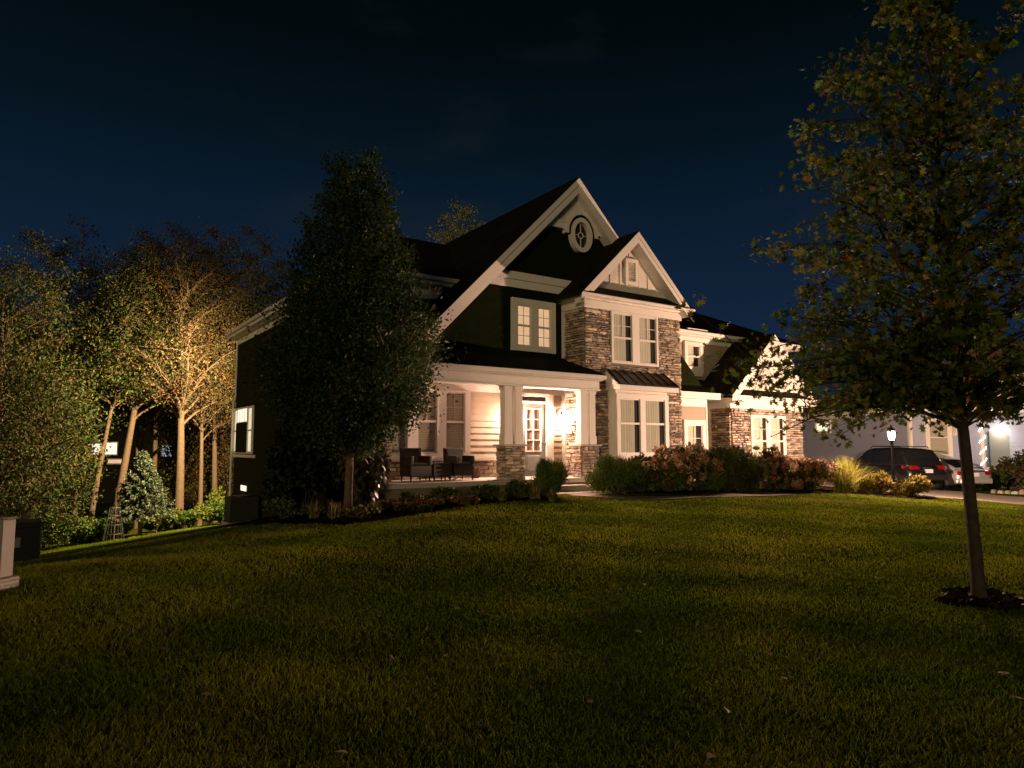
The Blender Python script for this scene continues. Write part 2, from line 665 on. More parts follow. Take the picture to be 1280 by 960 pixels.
# left wing and left side wall
m = MB()
laps(m, front(18.4), 7.0, 13.7, 1.0, 4.9, .15, .02)
laps(m, leftface(7.0), 16.92, 18.4, -1.6, 2.4, .15, .02)
laps(m, leftface(7.0), 18.4, 32.3, -4.2, 4.85, .15, .02)
m.build('side_wall', 'darkside', house)
m = MB()
m.fbox(front(18.4), 7.0, 10.6, 4.45, 4.86, .0, .05)
m.fbox(leftface(7.0), 18.36, 32.3, 4.52, 4.86, .0, .045)
m.fbox(leftface(7.0), 28.6, 33.0 - .7, -.46, -.34, .0, .06)
m.build('side_frieze', 'trim', house)
m = MB()
m.tube([(6.94, 32.22, 4.7), (6.94, 32.22, 2.2), (6.86, 32.25, 1.8), (6.86, 32.25, -3.2), (6.7, 32.2, -3.35)], .045, 8)
m.build('downspout', 'trim', house)

# ---- roofs


def slab(mb, poly, t=.16):
    mb.prism(poly, (0, 0, -t))


m = MB()
RG = 8.62
zl = RG - SL * (13.75 - 7.45)
slab(m, [(13.75, 16.48, RG), (7.45, 16.48, zl), (7.45, 25.2, zl), (13.75, 25.2, RG)])
zr = RG - SL * 4.0
slab(m, [(13.75, 16.48, RG), (17.75, 16.48, zr), (17.75, 25.2, zr), (13.75, 25.2, RG)])
# left wing hip
ze, yr, zrg = 5.08, 25.0, 8.45
slab(m, [(6.6, 18.0, ze), (14.2, 18.0, ze), (14.2, yr, zrg), (10.7, yr, zrg)])
slab(m, [(6.6, 18.0, ze), (10.7, yr, zrg), (6.6, 32.7, ze)])
slab(m, [(6.6, 32.7, ze), (10.7, yr, zrg), (14.2, yr, zrg), (22.0, yr, zrg - .4), (24, 32.7, ze)])
# right wing hip
slab(m, [(15.5, 17.8, 4.46), (27.9, 17.8, 4.46), (22.9, 22.8, 6.96), (15.5, 22.8, 6.96)])
slab(m, [(27.9, 17.8, 4.46), (27.9, 27.8, 4.46), (22.9, 22.8, 6.96)])
slab(m, [(27.9, 27.8, 4.46), (15.5, 27.8, 4.46), (15.5, 22.8, 6.96), (22.9, 22.8, 6.96)])
# porch roof with hip end
slab(m, [(6.15, 14.95, 2.07), (13.44, 14.95, 2.07), (13.44, W - .03, 2.74), (6.9, W - .03, 2.74)], .05)
slab(m, [(6.15, 14.95, 2.07), (6.9, W, 2.74), (6.9, 18.3, 2.74), (6.15, 18.3, 2.07)], .05)
# low roof before the right wing
slab(m, [(17.5, 16.68, 1.96), (21.4, 16.68, 1.96), (21.4, 18.2, 2.62), (17.5, 18.2, 2.62)], .06)
# bay gable
BR, BX = 6.86, 15.36
for sx in (-1, 1):
    xe = BX + sx * 2.38
    ze_ = BR - .955 * 2.38
    slab(m, [(BX, 15.48, BR), (xe, 15.48, ze_), (xe, 21.0, ze_), (BX, 21.0, BR)], .1)
slab(m, [(13.05, 15.46, 4.63), (17.95, 15.46, 4.63), (17.7, 15.98, 4.98), (13.2, 15.98, 4.98)], .04)
# garage gable
GX, GR = 23.42, 4.40
for sx in (-1, 1):
    xe = GX + sx * 2.68
    ze_ = GR - .94 * 2.68
    slab(m, [(GX, 16.28, GR), (xe, 16.28, ze_), (xe, 23.0, ze_), (GX, 23.0, GR)], .1)
slab(m, [(20.75, 16.26, 1.89), (26.1, 16.26, 1.89), (25.8, 16.72, 2.18), (21.0, 16.72, 2.18)], .04)
m.build('roof', 'roof', house)

# ---- main gable trim
fr = front(16.5)


def rake(mb, F, peak, slope, run_l, run_r, w, d0, d1):
    """two rake boards meeting at the peak (u,z)"""
    u, z = peak
    q = w * math.sqrt(1 + slope * slope)
    if run_l:
        mb.fprism(F, [(u, z), (u - run_l, z - slope * run_l), (u - run_l, z - slope * run_l - q), (u, z - q)], d0, d1)
    if run_r:
        mb.fprism(F, [(u, z), (u + run_r, z - slope * run_r), (u + run_r, z - slope * run_r - q), (u, z - q)], d0, d1)


m = MB()
rake(m, fr, (13.75, RG - .06), SL, 6.28, 3.99, .15, -.03, .045)
rake(m, fr, (13.75, RG - .27), SL, 6.2, 3.9, .20, -.4, .012)
m.build('rake_board', 'trim', house)
m = MB()
fq = front(16.76)                    # plane of the projecting gable head
zb = 7.10
w_ = (RG - .3 - zb) / SL
OC = (14.06, 6.81)
m.fprism(fq, [(13.75 - w_, zb)] + [(OC[0] + .56 * math.cos(R_(a)), max(zb, OC[1] + .67 * math.sin(R_(a)))) for a in range(154, 25, -8)] + [(13.75 + w_, zb), (13.75, RG - .3)], -.14, 0)
m.build('gable_panel', 'panel', house)
m = MB()
m.fbox(fq, 13.75 - w_ - .08, OC[0] - .60, 6.90, 7.10, -.14, .03)
m.fbox(fq, OC[0] + .60, 13.75 + w_ + .08, 6.90, 7.10, -.14, .03)
m.fbox(fq, 13.75 - w_ - .02, OC[0] - .60, 7.10, 7.15, -.14, .06)
m.fbox(fq, OC[0] + .60, 13.75 + w_ + .04, 7.10, 7.15, -.14, .06)
w2 = (RG - .5 - 5.2) / SL
m.fbox(fW, 13.75 - w2 - .05, 15.6, 5.02, 5.26, 0, .10)
m.fbox(fW, 13.75 - w2 - .25, 15.6, 4.78, 5.02, 0, .055)
m.build('band_board', 'trim', house)
# eyebrow over the oval window and the oval itself


def ring(mb, F, c, ro, ri, d0, d1, a0=0, a1=360, n=48):
    """flat elliptical ring; ro, ri are (ru, rz)"""
    full = abs(a1 - a0) >= 360
    P = []
    k = n if full else n + 1
    for i in range(k):
        a = R_(a0 + (a1 - a0) * i / n)
        cs, sn = math.cos(a), math.sin(a)
        P.append([F(c[0] + ro[0] * cs, c[1] + ro[1] * sn, d1), F(c[0] + ri[0] * cs, c[1] + ri[1] * sn, d1),
                  F(c[0] + ri[0] * cs, c[1] + ri[1] * sn, d0), F(c[0] + ro[0] * cs, c[1] + ro[1] * sn, d0)])
    vs = [v for q in P for v in q]
    fs = []
    for i in range(k if full else k - 1):
        j = (i + 1) % k
        for e in range(4):
            e2 = (e + 1) % 4
            fs.append((i * 4 + e, j * 4 + e, j * 4 + e2, i * 4 + e2))
    if not full:
        fs.append((0, 1, 2, 3))
        fs.append(((k - 1) * 4, (k - 1) * 4 + 3, (k - 1) * 4 + 2, (k - 1) * 4 + 1))
    mb.add(vs, fs)


OC = (14.06, 6.81)
m = MB()
ring(m, fq, OC, (.68, .80), (.55, .66), -.14, .055, -2, 182, 32)
m.build('eyebrow_trim', 'trim', house)
m = MB()
ring(m, fq, OC, (.549, .659), (.36, .46), -.14, .008, -2, 182, 32)
m.build('eyebrow_recess', 'shake', house)
m = MB()
ring(m, fq, OC, (.44, .57), (.30, .42), -.14, .05, 0, 360, 48)
ring(m, fq, OC, (.11, .11), (.085, .085), -.05, -.02, 0, 360, 24)
for a in (0, 90, 180, 270):
    c, s = math.cos(R_(a)), math.sin(R_(a))
    p0 = (OC[0] + .1 * c, OC[1] + .1 * s)
    p1 = (OC[0] + .305 * c, OC[1] + .43 * s)
    m.fbox(fq, min(p0[0], p1[0]) - .009, max(p0[0], p1[0]) + .009, min(p0[1], p1[1]) - .009, max(p0[1], p1[1]) + .009, -.052, -.024)
ow = m.build('oval_window', 'trim', house)
m = MB()
m.add([fq(OC[0] + .31 * math.cos(R_(i * 15)), OC[1] + .43 * math.sin(R_(i * 15)), -.06) for i in range(24)], [tuple(range(24))])
m.build('pane', 'glass', ow)
m = MB()
m.add([fq(OC[0] + .31 * math.cos(R_(i * 15)), OC[1] + .43 * math.sin(R_(i * 15)), -.10) for i in range(24)], [tuple(range(24))])
m.build('dark_interior', 'gloom', ow)

# lit window in the gable
window(house, fW, (11.38, 13.02, 2.86, 4.46), dict(z=(3.02, 4.26), u=[(11.57, 12.08), (12.34, 12.83)]), meet=3.64, mun=(1, 1), lit='lit', sill=.0, depth=.09, base=.02, lower_mun=True, name='lit_window')

# left wing cornice
m = MB()
m.fbox(front(18.0), 6.6, 10.55, 4.80, 4.92, -.4, .0)
m.fbox(front(18.0), 6.55, 10.60, 4.925, 5.05, -.1, .10)
m.fbox(leftface(6.6), 18.0, 32.7, 4.80, 4.92, -.4, .0)
m.fbox(leftface(6.6), 17.9, 32.75, 4.925, 5.05, -.1, .10)
m.build('cornice', 'trim', house)

# patio window group on the side wall
fL = leftface(7.0)
window(house, fL, (28.95, 33.0 - .75, -.30, 1.66), dict(z=(-.24, 1.6), u=[(29.05, 29.75), (31.6, 32.2)]), meet=.66, lit='litcool', depth=.07, sill=0, base=.022, name='side_lit_window')
m = MB()
m.fbox(fL, 29.76, 31.59, -.25, 1.0, .095, .13)
m.build('side_door', 'darkside', house)
m = MB()
for i in range(4):
    a = 29.86 + i * .43
    m.add([fL(a, 1.04, .10), fL(a + .33, 1.04, .10), fL(a + .33, 1.58, .10), fL(a, 1.58, .10)], [(0, 1, 2, 3)])
m.build('transom_light', 'litcool', house)
m = MB()
m.add([fL(29.7, -1.84, .05), fL(30.7, -1.84, .05), fL(30.7, -1.62, .05), fL(29.7, -1.62, .05)], [(0, 1, 2, 3)])
m.build('basement_window', 'litcool', house)

# ---- porch
m = MB()
m.box(7.0, 13.40, 15.75, W, FL - .12, FL)
m.box(6.2, 13.40, 15.08, 15.75, FL - .12, FL)
m.build('porch_floor', 'concrete', house)
m = MB()
m.box(7.05, 13.38, 15.7, W, -2.2, FL - .12)
m.box(6.25, 13.38, 15.14, 15.7, -2.2, FL - .12)
m.build('porch_foundation', mat('foundation', (.16, .13, .10), .9, var=.25), house)
m = MB()
m.box(10.95, 13.05, 14.62, 15.09, -1.5, -1.05)
m.box(10.6, 13.3, 14.2, 14.62, -1.6, -1.22)
m.build('porch_step', 'concrete', house, bevel=.02)
m = MB()
m.box(6.25, 13.41, 15.22, 15.58, 1.67, 1.96)
m.box(6.25, 6.6, 15.58, 18.3, 1.67, 1.96)
m.box(6.22, 13.43, 15.19, 15.61, 1.62, 1.67)
m.build('porch_beam', 'trim', house, bevel=.01)
m = MB()
m.box(6.12, 13.44, 14.93, 15.05, 1.93, 2.055)
m.box(6.19, 13.42, 15.05, 15.22, 1.90, 1.955)
m.box(6.12, 6.24, 15.05, 18.3, 1.93, 2.055)
m.build('porch_gutter', 'trim', house, bevel=.015)
m = MB()
m.box(6.6, 13.40, 15.58, W, 1.765, 1.83)
m.build('porch_ceiling', 'trim', house)


def pedestal(x0, x1, seed):
    y0, y1 = 15.2, 15.66
    c = MB()
    c.box(x0 + .03, x1 - .03, y0 + .03, y1 - .03, FL, .0)
    o = c.build('column_pedestal', 'mortar', house)
    c = MB()
    stones(c, front(y0 + .03), x0 + .03, x1 - .03, FL, .0, seed=seed, wmax=.34, deep=.02)
    stones(c, leftface(x0 + .03), y0 + .03, y1 - .03, FL, .0, seed=seed + 1, wmax=.3, deep=.02)
    stones(c, rightface(x1 - .03), y0 + .03, y1 - .03, FL, .0, seed=seed + 2, wmax=.3, deep=.02)
    c.build('stone_facing', 'stone', o)
    c = MB()
    c.box(x0 - .06, x1 + .06, y0 - .06, y1 + .06, .0, .055)
    c.build('cap_stone', 'concrete', o, bevel=.012)
    for cx in (x0 + .17, x1 - .17):
        c = MB()
        c.box(cx - .115, cx + .115, 15.29, 15.52, .055, 1.62)
        c.box(cx - .135, cx + .135, 15.27, 15.54, .055, .30)
        c.box(cx - .135, cx + .135, 15.27, 15.54, 1.52, 1.62)
        c.build('column', 'trim', house, bevel=.008)


pedestal(10.06, 10.75, 11)
pedestal(12.70, 13.36, 21)
pedestal(6.28, 6.84, 31)

# porch windows: three units under one casing
window(house, fW, (7.2, 9.94, -.30, 1.56), dict(z=(-.18, 1.50), u=[(7.36, 8.0), (8.29, 8.88), (9.14, 9.76)]), meet=.68, mun=(1, 1), fill='blind', sill=.04, depth=.10, base=.038, name='porch_window', gap=.0)

# front door
m = MB()
m.fbox(fW, 11.62, 11.74, FL, 1.56, 0, .10)
m.fbox(fW, 12.64, 12.92, FL, 1.56, 0, .10)
m.fbox(fW, 11.74, 12.64, 1.28, 1.36, 0, .10)
m.fbox(fW, 11.74, 12.64, 1.50, 1.56, 0, .10)
m.fbox(fW, 11.60, 12.95, 1.56, 1.60, 0, .12)
dframe = m.build('door_frame', 'trim', house)
m = MB()
m.fbox(fW, 11.76, 12.62, 1.36, 1.50, .0, .03)
m.build('transom_glass', 'gloom', dframe)
m = MB()
for (a, b, c, d) in ((11.745, 11.88, FL + .02, 1.275), (12.47, 12.635, FL + .02, 1.275), (11.88, 12.47, FL + .02, -.16), (11.88, 12.47, 1.16, 1.275)):
    m.fbox(fW, a, b, c, d, .02, .07)
m.fbox(fW, 11.94, 12.41, FL + .16, -.28, .07, .08)
dr = m.build('front_door', 'door', house, bevel=.006)
m = MB()
for (a, b, c, d) in ((11.88, 11.92, -.16, 1.16), (12.43, 12.47, -.16, 1.16), (11.92, 12.43, -.16, -.12), (11.92, 12.43, 1.12, 1.16)):
    m.fbox(fW, a, b, c, d, .04, .085)
for z in (.19, .50, .81):
    m.fbox(fW, 11.92, 12.43, z - .012, z + .012, .045, .075)
m.fbox(fW, 12.163, 12.187, -.12, 1.12, .046, .074)
m.build('glazing_frame', 'trim', dr)
m = MB()
m.fbox(fW, 11.89, 12.46, -.15, 1.15, .022, .036)
m.build('door_curtain', fabric_mat('door_curtain', (.5, .40, .30), 'X', 7.0), dr)
m = MB()
m.add([fW(11.9, -.14, .05), fW(12.45, -.14, .05), fW(12.45, 1.14, .05), fW(11.9, 1.14, .05)], [(0, 1, 2, 3)])
m.build('pane', 'glass', dr)
m = MB()
m.tube([fW(12.555, .12, .07), fW(12.555, .12, .12), fW(12.50, .12, .125), fW(12.44, .12, .12)], .013, 8)
m.lathe(fW(12.555, .12, .07), [(.03, 0), (.03, .012)], 12, (0, -1, 0))
m.build('handle', 'black', dr)


def wall_lantern(x, z):
    F = fW
    b = MB()
    b.fbox(F, x - .06, x + .06, z + .05, z + .25, .02, .045)
    b.tube([F(x, z + .2, .045), F(x, z + .30, .12), F(x, z + .30, .22), F(x, z + .20, .25)], .012, 8)
    c = Vector(F(x, z, .25))
    b.lathe(c, [(.02, .2), (.03, .17), (.085, .115), (.09, .10)], 12)
    b.lathe(c, [(.055, -.15), (.06, -.135), (.02, -.17)], 12)
    for k in range(4):
        a = R_(45 + 90 * k)
        b.tube([c + Vector((.075 * math.cos(a), .075 * math.sin(a), .105)), c + Vector((.052 * math.cos(a), .052 * math.sin(a), -.14))], .006, 5)
    o = b.build('wall_lantern', 'black', house)
    g = MB()
    g.lathe(c, [(.02, -.12), (.052, -.10), (.068, 0), (.070, .08), (.03, .10)], 14)
    g.build('bulb', 'bulb', o, smooth=True)
    return c


LANTERNS = [wall_lantern(13.11, .86), wall_lantern(11.44, .86)]

# ---- stone bay
BY, BL, BRT = 15.85, 13.38, 17.54
fB = front(BY)
m = MB()
m.box(BL + .01, BRT - .01, BY + .01, W + 1.2, -1.6, 4.25)
m.build('bay_backing', 'mortar', house)
m = MB()
stones(m, fB, BL, BRT, -1.5, 4.22, holes=[(14.40, 16.48, 2.55, 4.30), (14.28, 16.53, -1.6, 2.0)], seed=41)
stones(m, leftface(BL), BY, W - .16, FL, 4.22, seed=43)
stones(m, rightface(BRT), BY, 18.2, -1.5, 4.22, seed=44)
m.build('stone_facing', 'stone', house)
m = MB()
m.box(BL - .06, BL + .05, W - .16, W, 2.75, 4.25)
m.build('corner_board', 'trim', house)
window(house, fB, (14.42, 16.46, 2.58, 4.22), dict(z=(2.64, 4.17), u=[(14.50, 15.30), (15.60, 16.38)]), meet=3.40, mun=(1, 1), fill='curtain', depth=.07, sill=.0, base=.012, name='bay_window', gap=.3)
m = MB()
m.box(BL - .06, BRT + .06, BY - .075, BY + 1.3, 4.22, 4.47)
m.box(BL - .20, BRT + .24, BY - .20, BY + 1.3, 4.47, 4.535)
m.box(BL - .33, BRT + .42, BY - .37, BY + 1.3, 4.535, 4.64)
m.build('bay_cornice', 'trim', house, bevel=.012)
fBG = front(15.5)
m = MB()
rake(m, fBG, (BX, BR - .04), .955, 2.38, 2.38, .13, -.03, .04)
rake(m, fBG, (BX, BR - .20), .955, 2.26, 2.26, .14, -.45, .01)
m.build('bay_rake', 'trim', house)
fBP = front(15.95)
m = MB()
m.fprism(fBP, [(BX - 1.88, 4.9), (BX + 1.88, 4.9), (BX, BR - .28)], -.3, 0)
for i in range(-4, 5):
    u = BX + .02 + i * .415
    zt = BR - .30 - .955 * abs(u - BX)
    if zt > 5.12:
        m.fbox(fBP, u - .022, u + .022, 5.02, zt, 0, .022)
m.build('batten_panel', 'panel', house)
m = MB()
m.fbox(fBP, BX - 1.85, BX + 1.85, 4.86, 5.03, 0, .05)
m.build('gable_sill_board', 'trim', house)


def gable_vent(F, u, z0, z1, w, parent):
    b = MB()
    b.fbox(F, u - w - .11, u - w, z0 - .13, z1 + .12, 0, .07)
    b.fbox(F, u + w, u + w + .11, z0 - .13, z1 + .12, 0, .07)
    b.fbox(F, u - w, u + w, z1, z1 + .12, 0, .07)
    b.fbox(F, u - w, u + w, z0 - .13, z0, 0, .07)
    o = b.build('gable_vent', 'trim', parent)
    b = MB()
    n = 8
    for i in range(n):
        z = z0 + (z1 - z0) * i / n
        h = (z1 - z0) / n
        b.hexa([F(u - w, z, .06), F(u + w, z, .06), F(u + w, z, .045), F(u - w, z, .045),
                F(u - w, z + h * .85, .02), F(u + w, z + h * .85, .02), F(u + w, z + h * .85, .008), F(u - w, z + h * .85, .008)])
    b.build('louver', 'trim', o)


gable_vent(fBP, BX + .08, 5.30, 5.92, .16, house)

# ground floor bump-out under the metal canopy
fX = front(15.5)
m = MB()
m.box(14.29, 16.52, 15.5, 15.9, -1.5, 1.9)
m.build('bump_out', 'trim', house)
window(house, fX, (14.29, 16.52, -.35, 1.62), dict(z=(-.22, 1.46), u=[(14.42, 15.27), (15.48, 16.36)]), meet=.70, mun=(0, 0), fill='curtain', depth=.06, sill=.02, base=.004, name='bump_out_window', gap=.25)
m = MB()
slab(m, [(14.12, 15.14, 1.89), (16.72, 15.14, 1.89), (16.72, 15.82, 2.38), (14.26, 15.82, 2.38)], .04)
for i in range(8):
    u = 14.16 + i * (2.5 / 7)
    a = (u + (.12 if i == 0 else .03), 15.82, 2.395)
    m.tube([(u, 15.14, 1.905), a], .014, 4)
can = m.build('metal_canopy', 'metal_roof', house)
m = MB()
m.box(14.14, 16.70, 15.16, 15.24, 1.70, 1.845)
m.box(14.16, 16.68, 15.24, 15.79, 1.72, 1.78)
m.prism([(14.16, 15.24, 1.78), (14.16, 15.78, 1.78), (14.16, 15.78, 2.30), (14.16, 15.24, 1.86)], (.05, 0, 0))
m.prism([(16.62, 15.24, 1.78), (16.62, 15.78, 1.78), (16.62, 15.78, 2.30), (16.62, 15.24, 1.86)], (.05, 0, 0))
m.build('canopy_fascia', 'trim', can)

# ---- right wing
fM = front(18.2)
m = MB()
laps(m, fM, 17.5, 27.0, 1.6, 4.1, .17, .02)
m.build('siding', 'taupe', house)
m = MB()
m.fbox(fM, 17.5, 27.02, 4.05, 4.28, 0, .05)
m.box(17.6, 27.85, 17.86, 18.3, 4.26, 4.31)
m.box(17.6, 27.9, 17.78, 17.88, 4.31, 4.44)
m.box(27.78, 27.9, 17.88, 26.0, 4.31, 4.44)
m.box(26.98, 27.8, 17.88, 26.0, 4.27, 4.31)
m.fbox(rightface(27.0), 18.2, 26.0, 4.0, 4.27, 0, .05)
m.build('right_cornice', 'trim', house)
m = MB()
m.box(20.3, 21.45, 17.9, 18.0, 4.445, 4.56)
m.build('gutter_guard', 'trim', house)
window(house, fM, (20.3, 21.34, 2.95, 4.06), dict(z=(3.08, 3.94), u=[(20.46, 21.18)]), meet=3.5, mun=(1, 0), fill='curtain', depth=.12, sill=.0, base=.02, name='upper_window', gap=.4)
m = MB()
m.fprism(fM, [(20.3, 2.949), (21.34, 2.949), (21.22, 2.72), (20.36, 2.72)], .02, .15)
m.build('window_apron', 'trim', house)
# lower projection with narrow glazed door
fN = front(17.0)
m = MB()
laps(m, fN, 17.5, 20.14, -1.5, 1.45, .17, .02)
laps(m, rightface(20.14), 17.0, 18.2, -1.5, 1.45, .17, .02)
m.build('siding', 'taupe', house)
m = MB()
m.fbox(fN, 17.5, 20.17, 1.44, 1.72, 0, .045)
m.fbox(rightface(20.14), 17.0, 18.2, 1.44, 1.72, 0, .045)
m.box(17.5, 21.1, 16.76, 17.1, 1.72, 1.80)
m.box(17.5, 20.98, 16.66, 16.78, 1.80, 1.945)
m.box(20.13, 20.20, 16.97, 17.06, -1.5, 1.44)
m.build('low_cornice', 'trim', house)
window(house, fN, (18.86, 20.0, -1.2, .95), dict(z=(-1.1, .78), u=[(19.03, 19.82)]), meet=None, mun=(1, 3), fill='curtain', depth=.09, sill=.0, base=.022, name='side_door_window', gap=.35)
# garage
fG = front(16.6)
m = MB()
stones(m, fG, 21.04, 25.46, -1.9, 1.42, holes=[(22.12, 24.28, -.85, 1.2)], seed=51)
stones(m, leftface(21.04), 16.6, 17.5, -1.6, 1.42, seed=53)
m.build('stone_facing', 'stone', house)
m = MB()
laps(m, leftface(21.04), 17.56, 18.2, -1.6, 1.42, .17, .02)
laps(m, rightface(25.46), 16.6, 26, -2.0, 1.42, .17, .02)
m.build('garage_siding', 'taupe', house)
m = MB()
m.fbox(leftface(21.04), 17.48, 17.60, -1.6, 1.42, 0, .05)
m.box(20.98, 25.52, 16.55, 18.3, 1.42, 1.66)
m.box(20.86, 25.75, 16.38, 18.3, 1.66, 1.76)
m.box(20.74, 26.05, 16.24, 18.3, 1.76, 1.885)
m.build('garage_cornice', 'trim', house)
window(house, fG, (22.12, 24.28, -.85, 1.2), dict(z=(-.75, 1.13), u=[(22.24, 23.10), (23.32, 24.18)]), meet=.2, mun=(1, 1), fill='curtain', depth=.07, sill=.0, base=.012, name='garage_window', gap=.25)
fGG = front(16.3)
m = MB()
rake(m, fGG, (GX, GR - .04), .94, 2.68, 2.68, .14, -.03, .04)
rake(m, fGG, (GX, GR - .21), .94, 2.55, 2.55, .15, -.45, .01)
m.build('garage_rake', 'trim', house)
fGP = front(16.7)
m = MB()
m.fprism(fGP, [(GX - 2.05, 2.1), (GX + 2.05, 2.1), (GX, GR - .3)], -.3, 0)
for i in range(-4, 5):
    u = GX + .02 + i * .42
    zt = GR - .32 - .94 * abs(u - GX)
    if zt > 2.4:
        m.fbox(fGP, u - .022, u + .022, 2.25, zt, 0, .022)
m.build('batten_panel', 'panel', house)
gable_vent(fGP, GX, 2.62, 3.25, .16, house)
# chimney block and rear flood lamp


def flood_lamp(x, z, aim):
    b = MB()
    b.tube([(x, 32.30, z), (x, 32.5, z + .02)], .02, 6)
    b.lathe((x, 32.5, z), [(.03, -.02), (.06, .05), (.075, .10)], 12, aim)
    o = b.build('flood_lamp', 'black', house)
    b = MB()
    b.lathe(Vector((x, 32.5, z)) + Vector(aim).normalized() * .095, [(.01, 0), (.065, .004), (.05, .02), (.01, .03)], 12, aim)
    b.build('bulb', 'frost', o)


flood_lamp(7.5, 3.9, (-.4, 1, -.5))
flood_lamp(19.4, 2.4, (.35, 1, .6))
# ================================================================== FOLIAGE
nrg = np.random.default_rng(11)
LEAF = [(0, -.5), (.22, -.2), (.26, .1), (.12, .36), (0, .5), (-.12, .36), (-.26, .1), (-.22, -.2)]
DIAM = [(0, -.5), (.24, 0), (0, .5), (-.24, 0)]
OAK = [(0, -.5), (.06, -.26), (.26, -.30), (.12, -.08), (.36, .02), (.13, .14), (.24, .36), (.05, .30), (0, .5),
       (-.05, .30), (-.24, .36), (-.13, .14), (-.36, .02), (-.12, -.08), (-.26, -.30), (-.06, -.26)]
NEEDLE = [(-.06, -.5), (.06, -.5), (0, .5)]
CHUNK = [(0, -.5), (.3, -.34), (.42, .05), (.2, .42), (-.14, .48), (-.44, .16), (-.34, -.3)]


def leaf_mesh(name, P, size, shape, C, m, parent=None, normal=None, along=None, tilt=.6, kind=None):
    """one polygon per leaf; P centres, normal/along optional preferred directions"""
    n = len(P)
    P = np.asarray(P, float)
    if along is None:
        along = nrg.normal(size=(n, 3))
        along[:, 2] -= .35
    along = along / (np.linalg.norm(along, axis=1, keepdims=True) + 1e-9)
    if normal is None:
        normal = nrg.normal(size=(n, 3))
        normal[:, 2] = np.abs(normal[:, 2]) + tilt
    side = np.cross(along, normal)
    side /= (np.linalg.norm(side, axis=1, keepdims=True) + 1e-9)
    sh = np.array(shape, float)
    k = len(sh)
    size = np.broadcast_to(np.asarray(size, float), (n,))
    V = P[:, None, :] + (side[:, None, :] * sh[None, :, 0, None] + along[:, None, :] * sh[None, :, 1, None]) * size[:, None, None]
    nn = np.cross(side, along)
    V += nn[:, None, :] * (np.abs(sh[None, :, 0, None]) * .35) * size[:, None, None]      # leaf folded along its midrib
    V = V.reshape(-1, 3)
    me = bpy.data.meshes.new(name)
    me.vertices.add(n * k)
    me.vertices.foreach_set('co', V.astype(np.float32).ravel())
    me.loops.add(n * k)
    me.loops.foreach_set('vertex_index', np.arange(n * k, dtype=np.int32))
    me.polygons.add(n)
    me.polygons.foreach_set('loop_start', np.arange(0, n * k, k, dtype=np.int32))
    me.update(calc_edges=True)
    a = me.attributes.new('Col', 'FLOAT_COLOR', 'POINT')
    cc = np.ones((n, k, 4), np.float32)
    cc[:, :, :3] = np.asarray(C, np.float32)[:, None, :]
    a.data.foreach_set('color', cc.ravel())
    me.materials.append(M[m] if isinstance(m, str) else m)
    o = bpy.data.objects.new(name, me)
    col.objects.link(o)
    if parent is not None:
        o.parent = parent
        if parent.type == 'EMPTY':
            o.matrix_parent_inverse = parent.matrix_basis.inverted()
    if kind:
        o['kind'] = kind
    return o


def tint(pal, idx, n, var=.3, accents=None, p_acc=.0):
    """colours per leaf: clump colour from the palette, then leaf to leaf variation"""
    pal = np.array(pal, float)
    c = pal[idx % len(pal)] * (1 + var * nrg.normal(size=(n, 1)).clip(-1.5, 1.8))
    c *= 1 + .08 * nrg.normal(size=(n, 3))
    if accents is not None and p_acc > 0:
        k = nrg.random(n) < p_acc
        ac = np.array(accents, float)
        c[k] = ac[nrg.integers(0, len(ac), k.sum())] * (.7 + .6 * nrg.random((k.sum(), 1)))
    return c.clip(.003, .8)


def prof_r(prof, h):
    hs = [p[0] for p in prof]
    rs = [p[1] for p in prof]
    return np.interp(h, hs, rs)


